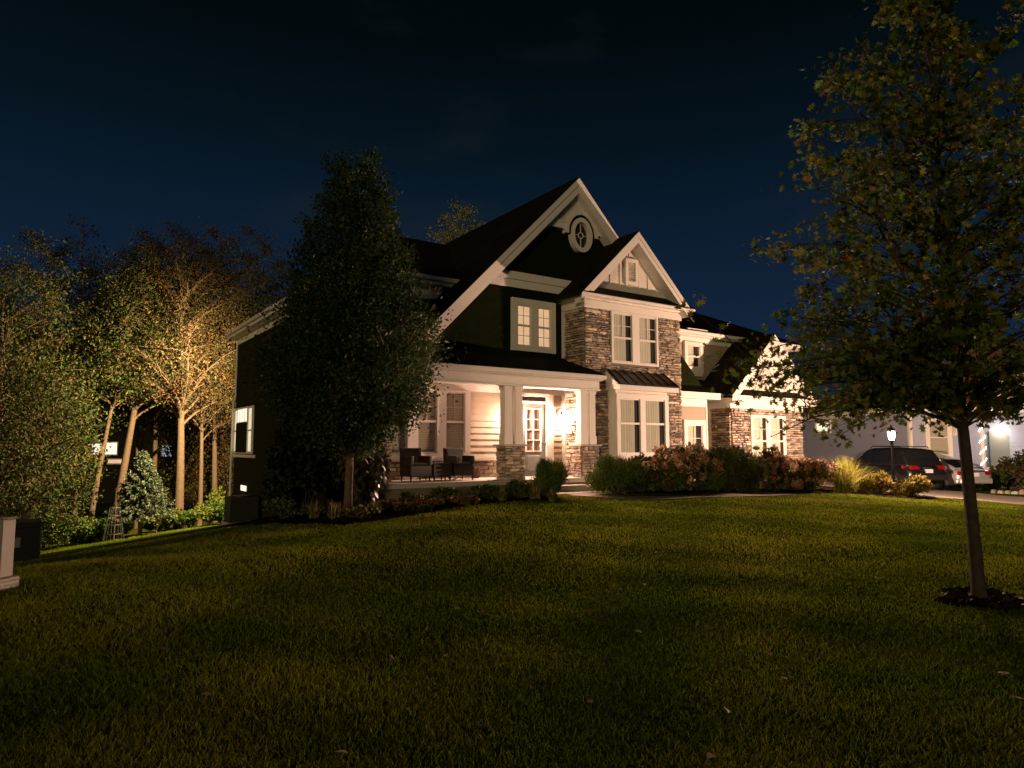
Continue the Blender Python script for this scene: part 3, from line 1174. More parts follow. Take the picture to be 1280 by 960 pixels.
def tree(name, label, cat, group, base, prof, n_br, n_leaf, leaf, pal, tr, seed, lean=(0, 0), shape=DIAM, elev=.6, bark='bark', droop=0.0, sig=.16,
         extra=(), accents=None, p_acc=0, m='leaf', tw=5, inner=.3, trunk_top=.95, bare=0, h_min=None, tilt=.6, fill=0, csig=.09):
    """tapered trunk with limbs and twigs; leaves gathered round the twigs. prof = [(height, crown radius)]"""
    r = random.Random(seed)
    H = prof[-1][0]
    root = empty(name, base, 0, label, cat, group)
    B = Vector(base)

    def axis(h):
        t = h / H
        return B + Vector((lean[0] * t + .05 * math.sin(3.1 * t * 2 + seed), lean[1] * t + .05 * math.cos(2.3 * t * 2 + seed), h))

    tb = MB()
    hs = [-.25, .0, .12, .3] + [H * trunk_top * k / 9 for k in range(1, 10)]
    hs = sorted(set(hs))
    tb.tube([axis(h) for h in hs], [tr * (1.5 if h < 0 else 1.3 if h < .05 else 1.08 if h < .2 else max(.12, 1 - h / (H * trunk_top)) ** .8) for h in hs], 9)
    clumps = []
    h0 = prof[0][0]
    hh = np.linspace(h0, H * .985, 400)
    wts = np.maximum(prof_r(prof, hh), .05) ** 1.4
    cdf = np.cumsum(wts) / wts.sum()
    limbs = []
    for i in range(n_br):
        ht = float(np.interp((i + r.random()) / n_br, cdf, hh))
        ang = i * 2.39996 + r.uniform(-.4, .4)
        rad = float(prof_r(prof, ht)) * r.uniform(.72, 1.06)
        hs_ = max((h_min if h_min is not None else h0 * .8), ht - rad * elev * r.uniform(.8, 1.2))
        hs_ = min(hs_, H * .93)
        limbs.append((axis(hs_), axis(ht) + Vector((math.cos(ang) * rad, math.sin(ang) * rad, 0))))
    for (hs_, tip) in extra:
        limbs.append((axis(hs_), Vector(tip)))
    for s, t in limbs:
        L = (t - s).length
        pts = []
        for k in range(6):
            f = k / 5
            p = s.lerp(t, f)
            p.z += L * (.10 - droop) * math.sin(math.pi * f) + (L * droop * .4 * (f if droop else 0) * 0)
            p += Vector((r.uniform(-1, 1), r.uniform(-1, 1), r.uniform(-.6, .6))) * L * .03 * (0 if k in (0, 5) else 1)
            pts.append(p)
        r0 = max(.006, tr * .34 * min(1, L / (prof_r(prof, H * .4) + .3)))
        tb.tube(pts, [r0 * (1 - .85 * k / 5) for k in range(6)], 5, cap=False)
        for k in range(tw):
            f = r.uniform(inner, 1.0)
            j = min(4, int(f * 5))
            p = pts[j].lerp(pts[j + 1], f * 5 - j)
            e = p + Vector((r.gauss(0, 1), r.gauss(0, 1), r.gauss(.15, .6))) * L * .16 + (t - s).normalized() * L * .1
            tb.tube([p, p.lerp(e, .5) + Vector((0, 0, .02 * L)), e], [r0 * .3, r0 * .2, r0 * .08], 3, cap=False)
            if bare <= 0 or r.random() > bare:
                clumps.append((e, max(sig * .6, L * csig)))
                clumps.append((p.lerp(e, .5), max(sig * .6, L * csig)))
        clumps.append((t, sig))
    tb.build('trunk', bark, root, smooth=True)
    ce = np.array([tuple(c[0]) for c in clumps])
    cs = np.array([c[1] for c in clumps])
    idx = nrg.integers(0, len(ce), n_leaf)
    off = nrg.normal(size=(n_leaf, 3)).clip(-1.4, 1.4) * np.array([1, 1, .8])
    P = ce[idx] + off * cs[idx][:, None]
    if fill:                                            # leaves between the twigs, through the crown's volume
        fh = np.interp(nrg.random(fill), np.cumsum(wts ** 1.4) / (wts ** 1.4).sum(), hh)
        fa = nrg.uniform(0, 6.283, fill)
        lump = 1 + .10 * np.sin(3 * fa + 2.1 * fh) + .08 * np.sin(5 * fa - 3.7 * fh)
        fr_ = prof_r(prof, fh) * lump * nrg.random(fill) ** .36 * 1.0
        P2 = np.stack([base[0] + lean[0] * fh / H + fr_ * np.cos(fa), base[1] + lean[1] * fh / H + fr_ * np.sin(fa), base[2] + fh + .08 * nrg.normal(size=fill)], -1)
        P = np.concatenate([P, P2])
        idx = np.concatenate([idx, (fh * 2.3).astype(int) * 5 + (fa * 2).astype(int)])
        n_leaf += fill
    C = tint(pal, idx * 7 + idx // 3, n_leaf, .28, accents, p_acc)
    leaf_mesh('crown', P, leaf * nrg.uniform(.5, 1.4, n_leaf), shape, C, m, root, tilt=tilt)
    return root


def bush(name, label, cat, group, x, y, rx, h, n, leaf, pal, seed, shape=LEAF, m='leaf', up=0.0, lumps=9, z0=.06, flowers=None, ry=None, base=None, spiky=False, accents=None, p_acc=0):
    """multi-stemmed shrub: stems, leaves on overlapping lumps of uneven size, optional flower heads"""
    r = np.random.default_rng(seed)
    zb = gz(x, y) if base is None else base
    root = empty(name, (x, y, zb), 0, label, cat, group)
    ry = ry or rx
    tb = MB()
    C0 = []
    for i in range(lumps):
        a = i * 2.4 + r.uniform(-.5, .5)
        q = math.sqrt((i + .5) / lumps) * .68
        hh = h * (z0 + (1 - z0) * (r.uniform(.50, .82) if i % 3 else r.uniform(.16, .42))) * (1 - .30 * q)
        c = np.array([x + rx * q * math.cos(a), y + ry * q * math.sin(a), zb + hh])
        s = np.array([rx, ry, h]) * r.uniform(.30, .46) * np.array([1, 1, .62])
        C0.append((c, s))
        tb.tube([(x + .06 * math.cos(a) * i / lumps, y + .06 * math.sin(a), zb - .05), tuple((c + np.array([x, y, zb])) / 2 + np.array([0, 0, .05])), tuple(c + np.array([0, 0, s[2] * .5]))],
                [.018, .012, .004], 4, cap=False)
    tb.build('stem', 'barkdark', root)
    idx = r.integers(0, lumps, n)
    d = r.normal(size=(n, 3))
    d /= np.linalg.norm(d, axis=1, keepdims=True)
    rad = r.random(n) ** .38 * (1 + .10 * r.normal(size=n))
    cs = np.array([c for c, s in C0])
    ss = np.array([s for c, s in C0])
    P = cs[idx] + d * rad[:, None] * ss[idx]
    k = P[:, 2] < zb + .02
    P[k, 2] = zb + .02 + .1 * r.random(k.sum())
    along = d * .8 + r.normal(size=(n, 3)) * .6
    along[:, 2] += up
    nrm = r.normal(size=(n, 3)) * .6 + d
    nrm[:, 2] += .4
    leaf_mesh('foliage', P, leaf * r.uniform(.6, 1.35, n), shape, tint(pal, idx + (rad > .8) * 3, n, .3, accents, p_acc), m, root, normal=nrm, along=along)
    if flowers:
        nf, fs, fp = flowers
        fi = r.integers(0, lumps, nf)
        fd = r.normal(size=(nf, 3))
        fd[:, 2] = np.abs(fd[:, 2]) * .9 - .1
        fd[:, :2] += -np.array([FW[0], FW[1]]) * .35
        fd /= np.linalg.norm(fd, axis=1, keepdims=True)
        fc = cs[fi] + fd * ss[fi] * r.uniform(.95, 1.18, (nf, 1))
        per = 26
        rep = np.repeat(np.arange(nf), per)
        hd = r.normal(size=(nf * per, 3))
        hd /= np.linalg.norm(hd, axis=1, keepdims=True)
        fsz = fs * r.uniform(.7, 1.2, nf)
        PP = fc[rep] + hd * fsz[rep][:, None] * np.array([.85, .85, 1.1])
        leaf_mesh('blossom', PP, fsz[rep] * .75, CHUNK, tint(fp, rep, nf * per, .22), 'blossom', root, normal=hd + .3 * r.normal(size=hd.shape))
    return root


def grass_clump(name, label, cat, group, x, y, h, spread, n, pal, seed, w=.012, base=None, plume=False):
    r = np.random.default_rng(seed)
    zb = gz(x, y) if base is None else base
    root = empty(name, (x, y, zb), 0, label, cat, group)
    V, F, C = [], [], []
    for i in range(n):
        a = r.uniform(0, 6.283)
        q = abs(r.normal()) * .5
        b = np.array([x + .10 * spread * r.normal(), y + .10 * spread * r.normal(), zb - .02])
        hh = h * r.uniform(.55, 1.08)
        out = np.array([math.cos(a), math.sin(a), 0]) * spread * min(1.2, q + .1)
        sd = np.array([-math.sin(a), math.cos(a), 0]) * w * r.uniform(.6, 1.3)
        c = np.array(pal[r.integers(0, len(pal))]) * r.uniform(.7, 1.35)
        k = len(V)
        for t, ww in ((0, 1), (.35, .95), (.7, .7), (1, .05)):
            p = b + out * (t ** 1.7) + np.array([0, 0, hh * (t - .28 * min(1, q) * t * t * 1.4)])
            V.append(tuple(p - sd * ww))
            V.append(tuple(p + sd * ww))
            C += [c, c]
        for j in range(3):
            F.append((k + 2 * j, k + 2 * j + 1, k + 2 * j + 3, k + 2 * j + 2))
    mb = MB()
    mb.v, mb.f, mb.c = V, F, C
    mb.build('blades', 'blade', root)
    return root


# ------------------------------------------------------------------ ground
def axis_grid(lo, hi, c0, c1, fine, grow):
    a = list(np.arange(c0, c1 + 1e-6, fine))
    s = fine
    x = c1
    while x < hi:
        s *= grow
        x += s
        a.append(x)
    s = fine
    x = c0
    while x > lo:
        s *= grow
        x -= s
        a.insert(0, x)
    return np.array(a)


gx = axis_grid(-260, 420, -6, 34, .28, 1.14)
gy = axis_grid(-160, 420, -3, 34, .28, 1.14)
XX, YY = np.meshgrid(gx, gy, indexing='ij')
ZZ = hz(XX, YY)
nx, ny = XX.shape
me = bpy.data.meshes.new('ground')
me.vertices.add(nx * ny)
me.vertices.foreach_set('co', np.stack([XX, YY, ZZ], -1).astype(np.float32).ravel())
ii = (np.arange(nx - 1)[:, None] * ny + np.arange(ny - 1)[None, :]).ravel()
quads = np.stack([ii, ii + ny, ii + ny + 1, ii + 1], -1).astype(np.int32)
me.loops.add(quads.size)
me.loops.foreach_set('vertex_index', quads.ravel())
me.polygons.add(len(quads))
me.polygons.foreach_set('loop_start', np.arange(0, quads.size, 4, dtype=np.int32))
me.polygons.foreach_set('use_smooth', np.ones(len(quads), bool))
me.update(calc_edges=True)
m_, nt, out = nodes('lawn_soil')
b = nt.nodes.new('ShaderNodeBsdfPrincipled')
b.inputs['Roughness'].default_value = .95
b.inputs['Specular IOR Level'].default_value = 0.0
tc = nt.nodes.new('ShaderNodeTexCoord')
n1 = nt.nodes.new('ShaderNodeTexNoise')
n1.inputs['Scale'].default_value = .55
n1.inputs['Detail'].default_value = 8
n1.inputs['Roughness'].default_value = .7
rp = nt.nodes.new('ShaderNodeValToRGB')
rp.color_ramp.elements[0].position = .40
rp.color_ramp.elements[0].color = (.032, .048, .006, 1)
rp.color_ramp.elements[1].position = .68
rp.color_ramp.elements[1].color = (.095, .08, .015, 1)
e = rp.color_ramp.elements.new(.5)
e.color = (.06, .068, .009, 1)
n2 = nt.nodes.new('ShaderNodeTexNoise')
n2.inputs['Scale'].default_value = 38
n2.inputs['Detail'].default_value = 5
bp = nt.nodes.new('ShaderNodeBump')
bp.inputs['Strength'].default_value = .9
bp.inputs['Distance'].default_value = .05
nt.links.new(tc.outputs['Object'], n1.inputs['Vector'])
nt.links.new(tc.outputs['Object'], n2.inputs['Vector'])
nt.links.new(n1.outputs['Fac'], rp.inputs['Fac'])
nt.links.new(rp.outputs['Color'], b.inputs['Base Color'])
nt.links.new(n2.outputs['Fac'], bp.inputs['Height'])
nt.links.new(bp.outputs['Normal'], b.inputs['Normal'])
nt.links.new(b.outputs['BSDF'], out.inputs['Surface'])
me.materials.append(m_)
ground = bpy.data.objects.new('ground', me)
col.objects.link(ground)
tag(ground, kind='structure')


def inside(px, py, poly):
    px = np.asarray(px)
    py = np.asarray(py)
    res = np.zeros(px.shape, bool)
    n = len(poly)
    for i in range(n):
        x0, y0 = poly[i]
        x1, y1 = poly[(i + 1) % n]
        c = ((y0 > py) != (y1 > py)) & (px < (x1 - x0) * (py - y0) / (y1 - y0 + 1e-12) + x0)
        res ^= c
    return res


def draped(name, poly, step, lift, m, thick=.0, rough=.0, seed=0):
    """sheet following the terrain inside a polygon, its border dropped below the soil"""
    P = np.array(poly)
    x = np.arange(P[:, 0].min() - step, P[:, 0].max() + 2 * step, step)
    y = np.arange(P[:, 1].min() - step, P[:, 1].max() + 2 * step, step)
    X, Y = np.meshgrid(x, y, indexing='ij')
    ins = inside(X, Y, poly)
    Z = hz(X, Y)
    r = np.random.default_rng(seed)
    Z = np.where(ins, Z + lift + rough * r.normal(size=Z.shape), Z - .06)
    nx, ny = X.shape
    vs = np.stack([X, Y, Z], -1).reshape(-1, 3)
    any_in = ins[:-1, :-1] | ins[1:, :-1] | ins[:-1, 1:] | ins[1:, 1:]
    ii = (np.arange(nx - 1)[:, None] * ny + np.arange(ny - 1)[None, :])[any_in]
    mb = MB()
    used, inv = np.unique(np.stack([ii, ii + ny, ii + ny + 1, ii + 1], -1), return_inverse=True)
    mb.v = [tuple(v) for v in vs[used]]
    mb.f = [tuple(q) for q in inv.reshape(-1, 4)]
    return mb.build(name, m, None, smooth=True)


def strip(name, pts, wid, lift, m, thick=.10, n=12):
    """paved strip along a centre line with real edges"""
    P = [Vector((p[0], p[1], 0)) for p in pts]
    dense = []
    for i in range(len(P) - 1):
        p0, p1, p2, p3 = P[max(i - 1, 0)], P[i], P[i + 1], P[min(i + 2, len(P) - 1)]
        for k in range(n):
            t = k / n
            dense.append(.5 * ((2 * p1) + (-p0 + p2) * t + (2 * p0 - 5 * p1 + 4 * p2 - p3) * t * t + (-p0 + 3 * p1 - 3 * p2 + p3) * t ** 3))
    dense.append(P[-1])
    mb = MB()
    cols = 7
    for i, p in enumerate(dense):
        t = (dense[min(i + 1, len(dense) - 1)] - dense[max(i - 1, 0)]).normalized()
        s = Vector((t.y, -t.x, 0))
        w = wid[0] + (wid[1] - wid[0]) * i / (len(dense) - 1)
        row = []
        for c in range(cols):
            q = p + s * w * (c / (cols - 1) - .5)
            row.append((q.x, q.y, gz(q.x, q.y) + lift))
        row = [(row[0][0], row[0][1], row[0][2] - thick)] + row + [(row[-1][0], row[-1][1], row[-1][2] - thick)]
        mb.v.extend(row)
    k = cols + 2
    for i in range(len(dense) - 1):
        for c in range(k - 1):
            mb.f.append((i * k + c, i * k + c + 1, (i + 1) * k + c + 1, (i + 1) * k + c))
    return tag(mb.build(name, m, None), kind='structure')


BED_FRONT = [az(255, 17.5), az(310, 15.3), az(370, 13.7), az(430, 12.9), az(500, 13.6), az(560, 14.9), az(620, 15.9), az(690, 16.6)]
bed1 = BED_FRONT + [(11.0, 14.9), (10.8, 15.2), (6.0, 15.2), (6.0, 20.0), (4.5, 19.5)]
bed2 = [(12.9, 15.2), (12.9, 13.5), (14.2, 12.75), (17.5, 12.6), (20.5, 11.9), az(1065, 21.3), az(1120, 21.0), az(1160, 21.2), az(1168, 22.4), az(1160, 23.6), (24.6, 13.3), (25.2, 16.7), (13.2, 16.7)]
mulch = mat('mulch', (.014, .010, .006), .95, var=.6, scale=40, bump=.9, bscale=60, spec=0.0)
for nm, pl in (('mulch_bed', bed1), ('mulch_bed', bed2)):
    tag(draped(nm, pl, .13, .03, mulch, rough=.02, seed=5), kind='structure')
tring = [(8.80 + (.50 + .14 * math.sin(3 * a)) * math.cos(a), 3.56 + (.46 + .14 * math.cos(2 * a)) * math.sin(a)) for a in np.linspace(0, 6.283, 24)[:-1]]
tag(draped('mulch_ring', tring, .09, .025, mulch, rough=.012, seed=6), kind='structure')
strip('garden_path', [(11.9, 14.5), (11.75, 13.5), (12.6, 12.45), (14.5, 12.1), (17.5, 11.95), (17.0, 12.2)], (1.0, .3), .004, mat('path_paving', (.22, .18, .14), .9, var=.2, scale=4, bump=.3, bscale=70))
strip('driveway', [(33.6, 22.5), (30.6, 17.6), (28.6, 13.6), (29.6, 9.6), (33.5, 5.5), (40, 1)], (6.4, 6.0), .03, mat('driveway_paving', (.30, .25, .21), .9, var=.2, scale=2.0, bump=.3, bscale=70), .14)

chp = np.stack([8.80 + .44 * np.sqrt(nrg.random(900)) * np.cos(np.arange(900) * 2.4), 3.56 + .40 * np.sqrt(nrg.random(900)) * np.sin(np.arange(900) * 2.4)], -1)
chips = leaf_mesh('mulch_chips', np.column_stack([chp, hz(chp[:, 0], chp[:, 1]) + .04]), nrg.uniform(.04, .09, 900), [(-.25, -.5), (.25, -.45), (.2, .5), (-.22, .42)], tint([(.016, .011, .007), (.026, .017, .010), (.010, .007, .005)], nrg.integers(0, 9, 900), 900, .3), 'blossom',
                  along=np.stack([nrg.normal(size=900), nrg.normal(size=900), .25 * nrg.normal(size=900)], -1), normal=np.stack([.4 * nrg.normal(size=900), .4 * nrg.normal(size=900), np.ones(900)], -1))
tag(chips, 'dark bark mulch chips heaped round the oak trunk', 'mulch', kind='stuff')
# grass blades: real blades over the lawn, denser where the camera is near
NB = 620000
u = nrg.random(NB)
d0, d1 = 2.6, 27.0
dep = d0 * (d1 / d0) ** (u ** .92)
rr = nrg.uniform(-.95, 1.08, NB) * dep
bx = RT[0] * rr + FW[0] * dep
by = RT[1] * rr + FW[1] * dep
drive = [(26.6, 9.2), (25.6, 13.6), (31, 24), (37, 21), (31.6, 13.2), (35, 8), (42, 3), (38, -1.5), (30.5, 4.6)]
path = [(11.25, 14.9), (11.1, 13.3), (12.3, 11.8), (14.5, 11.45), (17.5, 11.6), (19.0, 11.5), (19.0, 11.9), (17.6, 12.3), (14.6, 12.75), (12.9, 13.1), (12.4, 13.6), (12.5, 14.9)]
ok = ~inside(bx, by, bed1) & ~inside(bx, by, bed2) & ~inside(bx, by, drive) & ~inside(bx, by, path) & ~inside(bx, by, tring)
ok &= ~((bx > 5.9) & (by > 14.6) & (by < 32.6) & (bx < 27))
ok &= ~((bx > 20) & (by > 16))
bx, by, dep = bx[ok], by[ok], dep[ok]
sx_, sy_ = nrg.uniform(-4, 7.2, 36000), nrg.uniform(30.5, 37.5, 36000)          # the strip behind the house corner
bx, by, dep = np.concatenate([bx, sx_]), np.concatenate([by, sy_]), np.concatenate([dep, np.full(36000, 30.0)])
n = len(bx)
bz = hz(bx, by)
patch = np.sin(bx * .9 + 1.7 * np.sin(by * .6)) * np.cos(by * 1.1 + 1.2 * np.sin(bx * .5)) + .6 * np.sin(bx * 3.1) * np.sin(by * 2.7 + bx)
hgt = (.022 + .024 * nrg.random(n) + .010 * np.clip(patch, 0, 2) + .035 * (nrg.random(n) < .012))
wd = np.clip(.0011 + .00050 * dep, .0018, .012)
a = nrg.uniform(0, 6.283, n)
sd = np.stack([np.cos(a), np.sin(a), np.zeros(n)], -1) * wd[:, None]
ln = np.stack([nrg.normal(size=n) * .5, nrg.normal(size=n) * .5, np.ones(n)], -1) * hgt[:, None]
b0 = np.stack([bx, by, bz - .005], -1)
V = np.stack([b0 - sd, b0 + sd, b0 + ln * np.array([1.2, 1.2, 1.0])], 1)
green = np.array([.105, .19, .011])
olive = np.array([.185, .21, .012])
straw = np.array([.26, .20, .06])
t = np.clip(.5 + .45 * patch + .22 * nrg.normal(size=n), 0, 1)[:, None]
cc = green * (1 - t) + olive * t
dry = np.sin(bx * .55 + 2 * np.sin(by * .31 + 1)) * np.sin(by * .8 + np.sin(bx * .7)) > .55
k = nrg.random(n) < .05 + .05 * np.clip(patch, 0, 1) + .14 * dry
cc[k] = straw
cc *= nrg.uniform(.45, 1.1, (n, 1)) * (1 + .22 * np.clip(patch, -1, 1))[:, None]
me = bpy.data.meshes.new('grass')
me.vertices.add(n * 3)
me.vertices.foreach_set('co', V.astype(np.float32).ravel())
me.loops.add(n * 3)
me.loops.foreach_set('vertex_index', np.arange(n * 3, dtype=np.int32))
me.polygons.add(n)
me.polygons.foreach_set('loop_start', np.arange(0, n * 3, 3, dtype=np.int32))
me.update(calc_edges=True)
at_ = me.attributes.new('Col', 'FLOAT_COLOR', 'POINT')
c4 = np.ones((n, 3, 4), np.float32)
c4[:, :, :3] = cc[:, None, :]
at_.data.foreach_set('color', c4.ravel())
me.materials.append(M['blade'])
grass = bpy.data.objects.new('grass', me)
col.objects.link(grass)
tag(grass, 'short patchy green and straw coloured lawn grass', 'grass', kind='stuff')
# a few fallen leaves on the lawn and the beds
nl = 110
lx, ly = [], []
while len(lx) < nl:
    dd = 4 + 17 * nrg.random()
    rv = nrg.uniform(-.5, .72) * dd
    p = at(rv, dd)
    if p[1] < 15.0:
        lx.append(p[0])
        ly.append(p[1])
lx, ly = np.array(lx), np.array(ly)
lp = np.stack([lx, ly, hz(lx, ly) + .055], -1)
fl = leaf_mesh('fallen_leaves', lp, nrg.uniform(.05, .10, nl), LEAF, tint([(.16, .10, .04), (.12, .06, .02), (.20, .15, .07)], nrg.integers(0, 3, nl), nl, .25), 'blossom',
               along=np.stack([nrg.normal(size=nl), nrg.normal(size=nl), .15 * nrg.normal(size=nl)], -1), normal=np.stack([.3 * nrg.normal(size=nl), .3 * nrg.normal(size=nl), np.ones(nl)], -1))
tag(fl, 'dry brown fallen leaves scattered on the lawn', 'leaves', kind='stuff')
# ================================================================== TREES
PEAR = [(.018, .042, .010), (.026, .052, .011), (.040, .066, .013), (.016, .036, .010)]
pr_ = [(1.35, .55), (1.7, 1.0), (2.1, 1.4), (2.7, 1.72), (3.4, 1.82), (4.06, 1.68), (4.9, 1.34), (5.75, 1.12), (6.4, .95), (7.2, .74), (7.65, .50), (7.95, .16)]
tree('pear_tree', 'tall dense dark tree with a pointed oval crown in front of the house', 'tree', None, (5.41, 14.07, gz(5.41, 14.07)), pr_, 150, 38000, .085, PEAR, .095, 5,
     shape=DIAM, elev=1.0, bark='bark', sig=.15, accents=[(.07, .075, .015), (.012, .028, .008)], p_acc=.06, tw=7, inner=.15, trunk_top=.88, h_min=1.15, fill=46000, tilt=.2)

OAKP = [(.066, .100, .014), (.095, .110, .016), (.046, .080, .013), (.10, .098, .015)]
tx, ty = 8.72, 3.64
po = [(2.15, 1.2), (2.4, 1.7), (2.8, 2.0), (3.2, 1.75), (3.8, 1.3), (4.35, 1.78), (4.9, 1.2), (5.6, 1.48), (6.4, 1.05), (7.3, .7), (8.2, .15)]


def pt(px, py, d):
    """point seen at a pixel, d metres ahead of the camera"""
    v = (480.0 - py) / FPX
    x, y = at((px - 640.0) / FPX * d / (math.cos(PITCH) - v * math.sin(PITCH)), d)
    return (x, y, d * math.tan(PITCH + math.atan(v)))


ex = [(2.1, (905, 465, 7.5)), (2.05, (930, 475, 7.4)), (2.1, (962, 492, 7.5)), (2.2, (980, 452, 7.6)), (2.3, (1000, 420, 7.5)), (2.4, (1015, 388, 7.6)), (2.05, (985, 522, 7.3)), (2.2, (962, 392, 7.7)), (1.95, (945, 548, 7.4)), (1.95, (1000, 505, 7.6)), (2.1, (1040, 545, 7.7)), (2.4, (1005, 345, 7.7)), (2.9, (1012, 225, 7.8)),
      (3.2, (1000, 222, 7.7)), (2.1, (1160, 505, 7.3)), (2.1, (1260, 480, 7.3)), (2.1, (1290, 500, 7.6)), (3.9, (1032, 110, 7.8)), (4.1, (1050, 70, 7.7)),
      (2.6, (1040, 270, 7.5)), (2.0, (1035, 470, 7.2)), (2.0, (1085, 500, 7.2)), (2.1, (1115, 470, 7.1))]
axis_pt = Vector((tx, ty, 0))
for i_, (h_, q_) in enumerate(ex):
    p_ = Vector(pt(*q_))
    c_ = Vector((tx - .1, ty + .06, p_.z + .2))
    ex[i_] = (h_, tuple(c_.lerp(p_, .93)))
tree('oak_tree', 'young oak tree with lobed leaves and drooping lower branches on the lawn', 'tree', None, (tx, ty, gz(tx, ty)), po, 104, 18500, .105, OAKP, .072, 9, lean=(-.12, .08),
     shape=OAK, elev=.35, bark='barkdark', sig=.11, extra=ex, accents=[(.14, .065, .015), (.14, .11, .02), (.11, .10, .02)], p_acc=.08, tw=9, inner=.22, trunk_top=.95, droop=-.02, h_min=1.9, tilt=.15, csig=.05, m='leafsoft')

WG = [(.044, .062, .009), (.030, .048, .008), (.066, .064, .010), (.018, .030, .006)]
WY = [(.10, .095, .012), (.07, .08, .012), (.12, .095, .014)]
WYY = [(.16, .16, .03), (.13, .14, .03)]
WR = [(.072, .034, .011), (.055, .032, .010), (.042, .038, .009), (.08, .045, .012)]
# px, depth, height, crown radius, crown start, palette, trunk, bare, label
BT = [
    (2, 31, 13.5, 3.6, 1.4, WG, .20, .0, 'dark leafy tree at the left edge of the woods'),
    (48, 35, 16.2, 3.8, 3.0, WG, .20, .0, 'tall green tree rising over the woods behind the white pillar'),
    (38, 29, 8.5, 2.6, .6, WG, .12, .0, 'low bushy tree above the dark utility cabinet'),
    (100, 38, 18.0, 1.6, 6.0, WG, .16, .75, 'bare-topped thin tree sticking up from the woods'),
    (118, 34, 14.0, 2.6, 7.0, WG, .15, .0, 'mid-height green tree beside the leaning trunk'),
    (150, 35, 16.2, 3.0, 6.8, WG, .22, .15, 'tree with a thick leaning trunk in the woods'),
    (198, 40, 16.5, 3.0, 6.8, WG, .17, .3, 'slender tree behind the small spruce'),
    (229, 36, 16.0, 2.8, 6.6, WR, .24, .0, 'reddish brown tree with a tall pale lit trunk right of the spruce'),
    (254, 37.5, 15.5, 2.4, 5.6, WR, .13, .1, 'slim russet tree nearest the house corner'),
    (272, 40, 17.5, 2.8, 6.0, WY, .17, .0, 'yellow-green topped tree close to the house corner'),
    (322, 44, 19.2, 2.9, 5.0, WY, .2, .1, 'yellow-green tree above the side eave of the house'),
    (352, 47, 17.6, 2.2, 6.0, WY, .18, .3, 'thin tree with a pale trunk between eave and pear tree'),
    (566, 52, 22.8, 2.6, 12.0, WYY, .22, .1, 'round treetop showing over the house roof'),
    (246, 45, 8.0, 2.8, .8, WY, .10, .0, 'low yellow-green tree behind the twin trunks'),
    (284, 43, 8.5, 2.4, .8, WR, .10, .0, 'low russet tree beside the house downspout'),
    (176, 39, 15.0, 2.0, 7.5, WY, .12, .2, 'slim yellow-green tree behind the spruce top'),
    (300, 52, 15.0, 4.0, 3.0, WG, .2, .0, 'dark tree deep in the woods behind the house corner'),
    (20, 46, 14.5, 4.0, 2.5, WG, .2, .0, 'dim tree deep in the woods at far left'),
    (165, 50, 13.5, 4.4, 7.0, WG, .2, .0, 'dim tree deep in the woods behind the leaning trunk'),
    (-40, 40, 15.0, 4.2, 2.0, WG, .2, .0, 'tree just entering the left picture edge'),
]
for i, (px, d, H, cr, hs, pal, tr, bare, lab) in enumerate(BT):
    x, y = az(px, d)
    zb = gz(x, y)
    top = H
    pf = [(hs, cr * .6), (hs + (H - hs) * .2, cr), (hs + (H - hs) * .5, cr), (hs + (H - hs) * .75, cr * .85), (hs + (H - hs) * .92, cr * .5), (H, .15)]
    nlv = int((13000 if pal is not WR else 16000) * (cr / 3.0) ** 1.2 * (1 - .8 * bare))
    tree('woodland_tree', lab, 'tree', 'trees in the woods behind the house', (x, y, zb), pf, 60, nlv, .15 if pal is not WR else .12, pal, tr, 100 + i,
         lean=((1.6, .4) if 'leaning' in lab else (rnd.uniform(-.5, .5), rnd.uniform(-.5, .5))), shape=DIAM, elev=.8 if pal is WR else .55, bark='bark', sig=.40,
         accents=[(.09, .045, .015), (.015, .02, .006)], p_acc=.25, m='leafmatte', tw=7, fill=int(nlv * .55), bare=bare, trunk_top=.97 if bare > .5 else .84)


def spruce(px, d, H, lab, pal, seed):
    x, y = az(px, d)
    zb = gz(x, y)
    r = np.random.default_rng(seed)
    root = empty('spruce_tree', (x, y, zb), 0, lab, 'tree', None)
    tb = MB()
    tb.tube([(x, y, zb - .2), (x, y, zb + .9), (x + .03, y, zb + H * .6), (x, y, zb + H)], [.10, .085, .05, .008], 8)
    P, A = [], []
    for lv in range(26):
        t = lv / 25
        h = .85 + (H - .95) * t
        R0 = 1.42 * (1 - t) ** .85 + .08
        nb = int(11 - 6 * t)
        for k in range(nb):
            a = k * 6.283 / nb + lv * .7 + r.uniform(-.2, .2)
            rr_ = R0 * r.uniform(.75, 1.08)
            dv = np.array([math.cos(a), math.sin(a), 0])
            p0 = np.array([x, y, zb + h])
            p1 = p0 + dv * rr_ + np.array([0, 0, rr_ * (.25 - .25 * (1 - t))])
            tb.tube([tuple(p0), tuple((p0 + p1) / 2 - np.array([0, 0, .03])), tuple(p1)], [.016, .010, .004], 4, cap=False)
            for q in np.linspace(.2, 1, 13):
                for _ in range(5):
                    P.append(p0 + (p1 - p0) * q + r.normal(size=3) * np.array([.06, .06, .04]))
                    A.append(dv * .7 + r.normal(size=3) * .55)
    tb.build('trunk', 'bark', root, smooth=True)
    P, A = np.array(P), np.array(A)
    leaf_mesh('crown', P, r.uniform(.12, .20, len(P)), [(-.10, -.5), (.10, -.5), (.14, .1), (0, .5), (-.14, .1)], tint(pal, r.integers(0, 9, len(P)), len(P), .25), 'leafmatte', root, along=A)
    return root


spruce(182, 32.6, 3.9, 'small pale blue-green spruce lit by the yard light', [(.08, .095, .055), (.06, .08, .045), (.10, .11, .065)], 3)

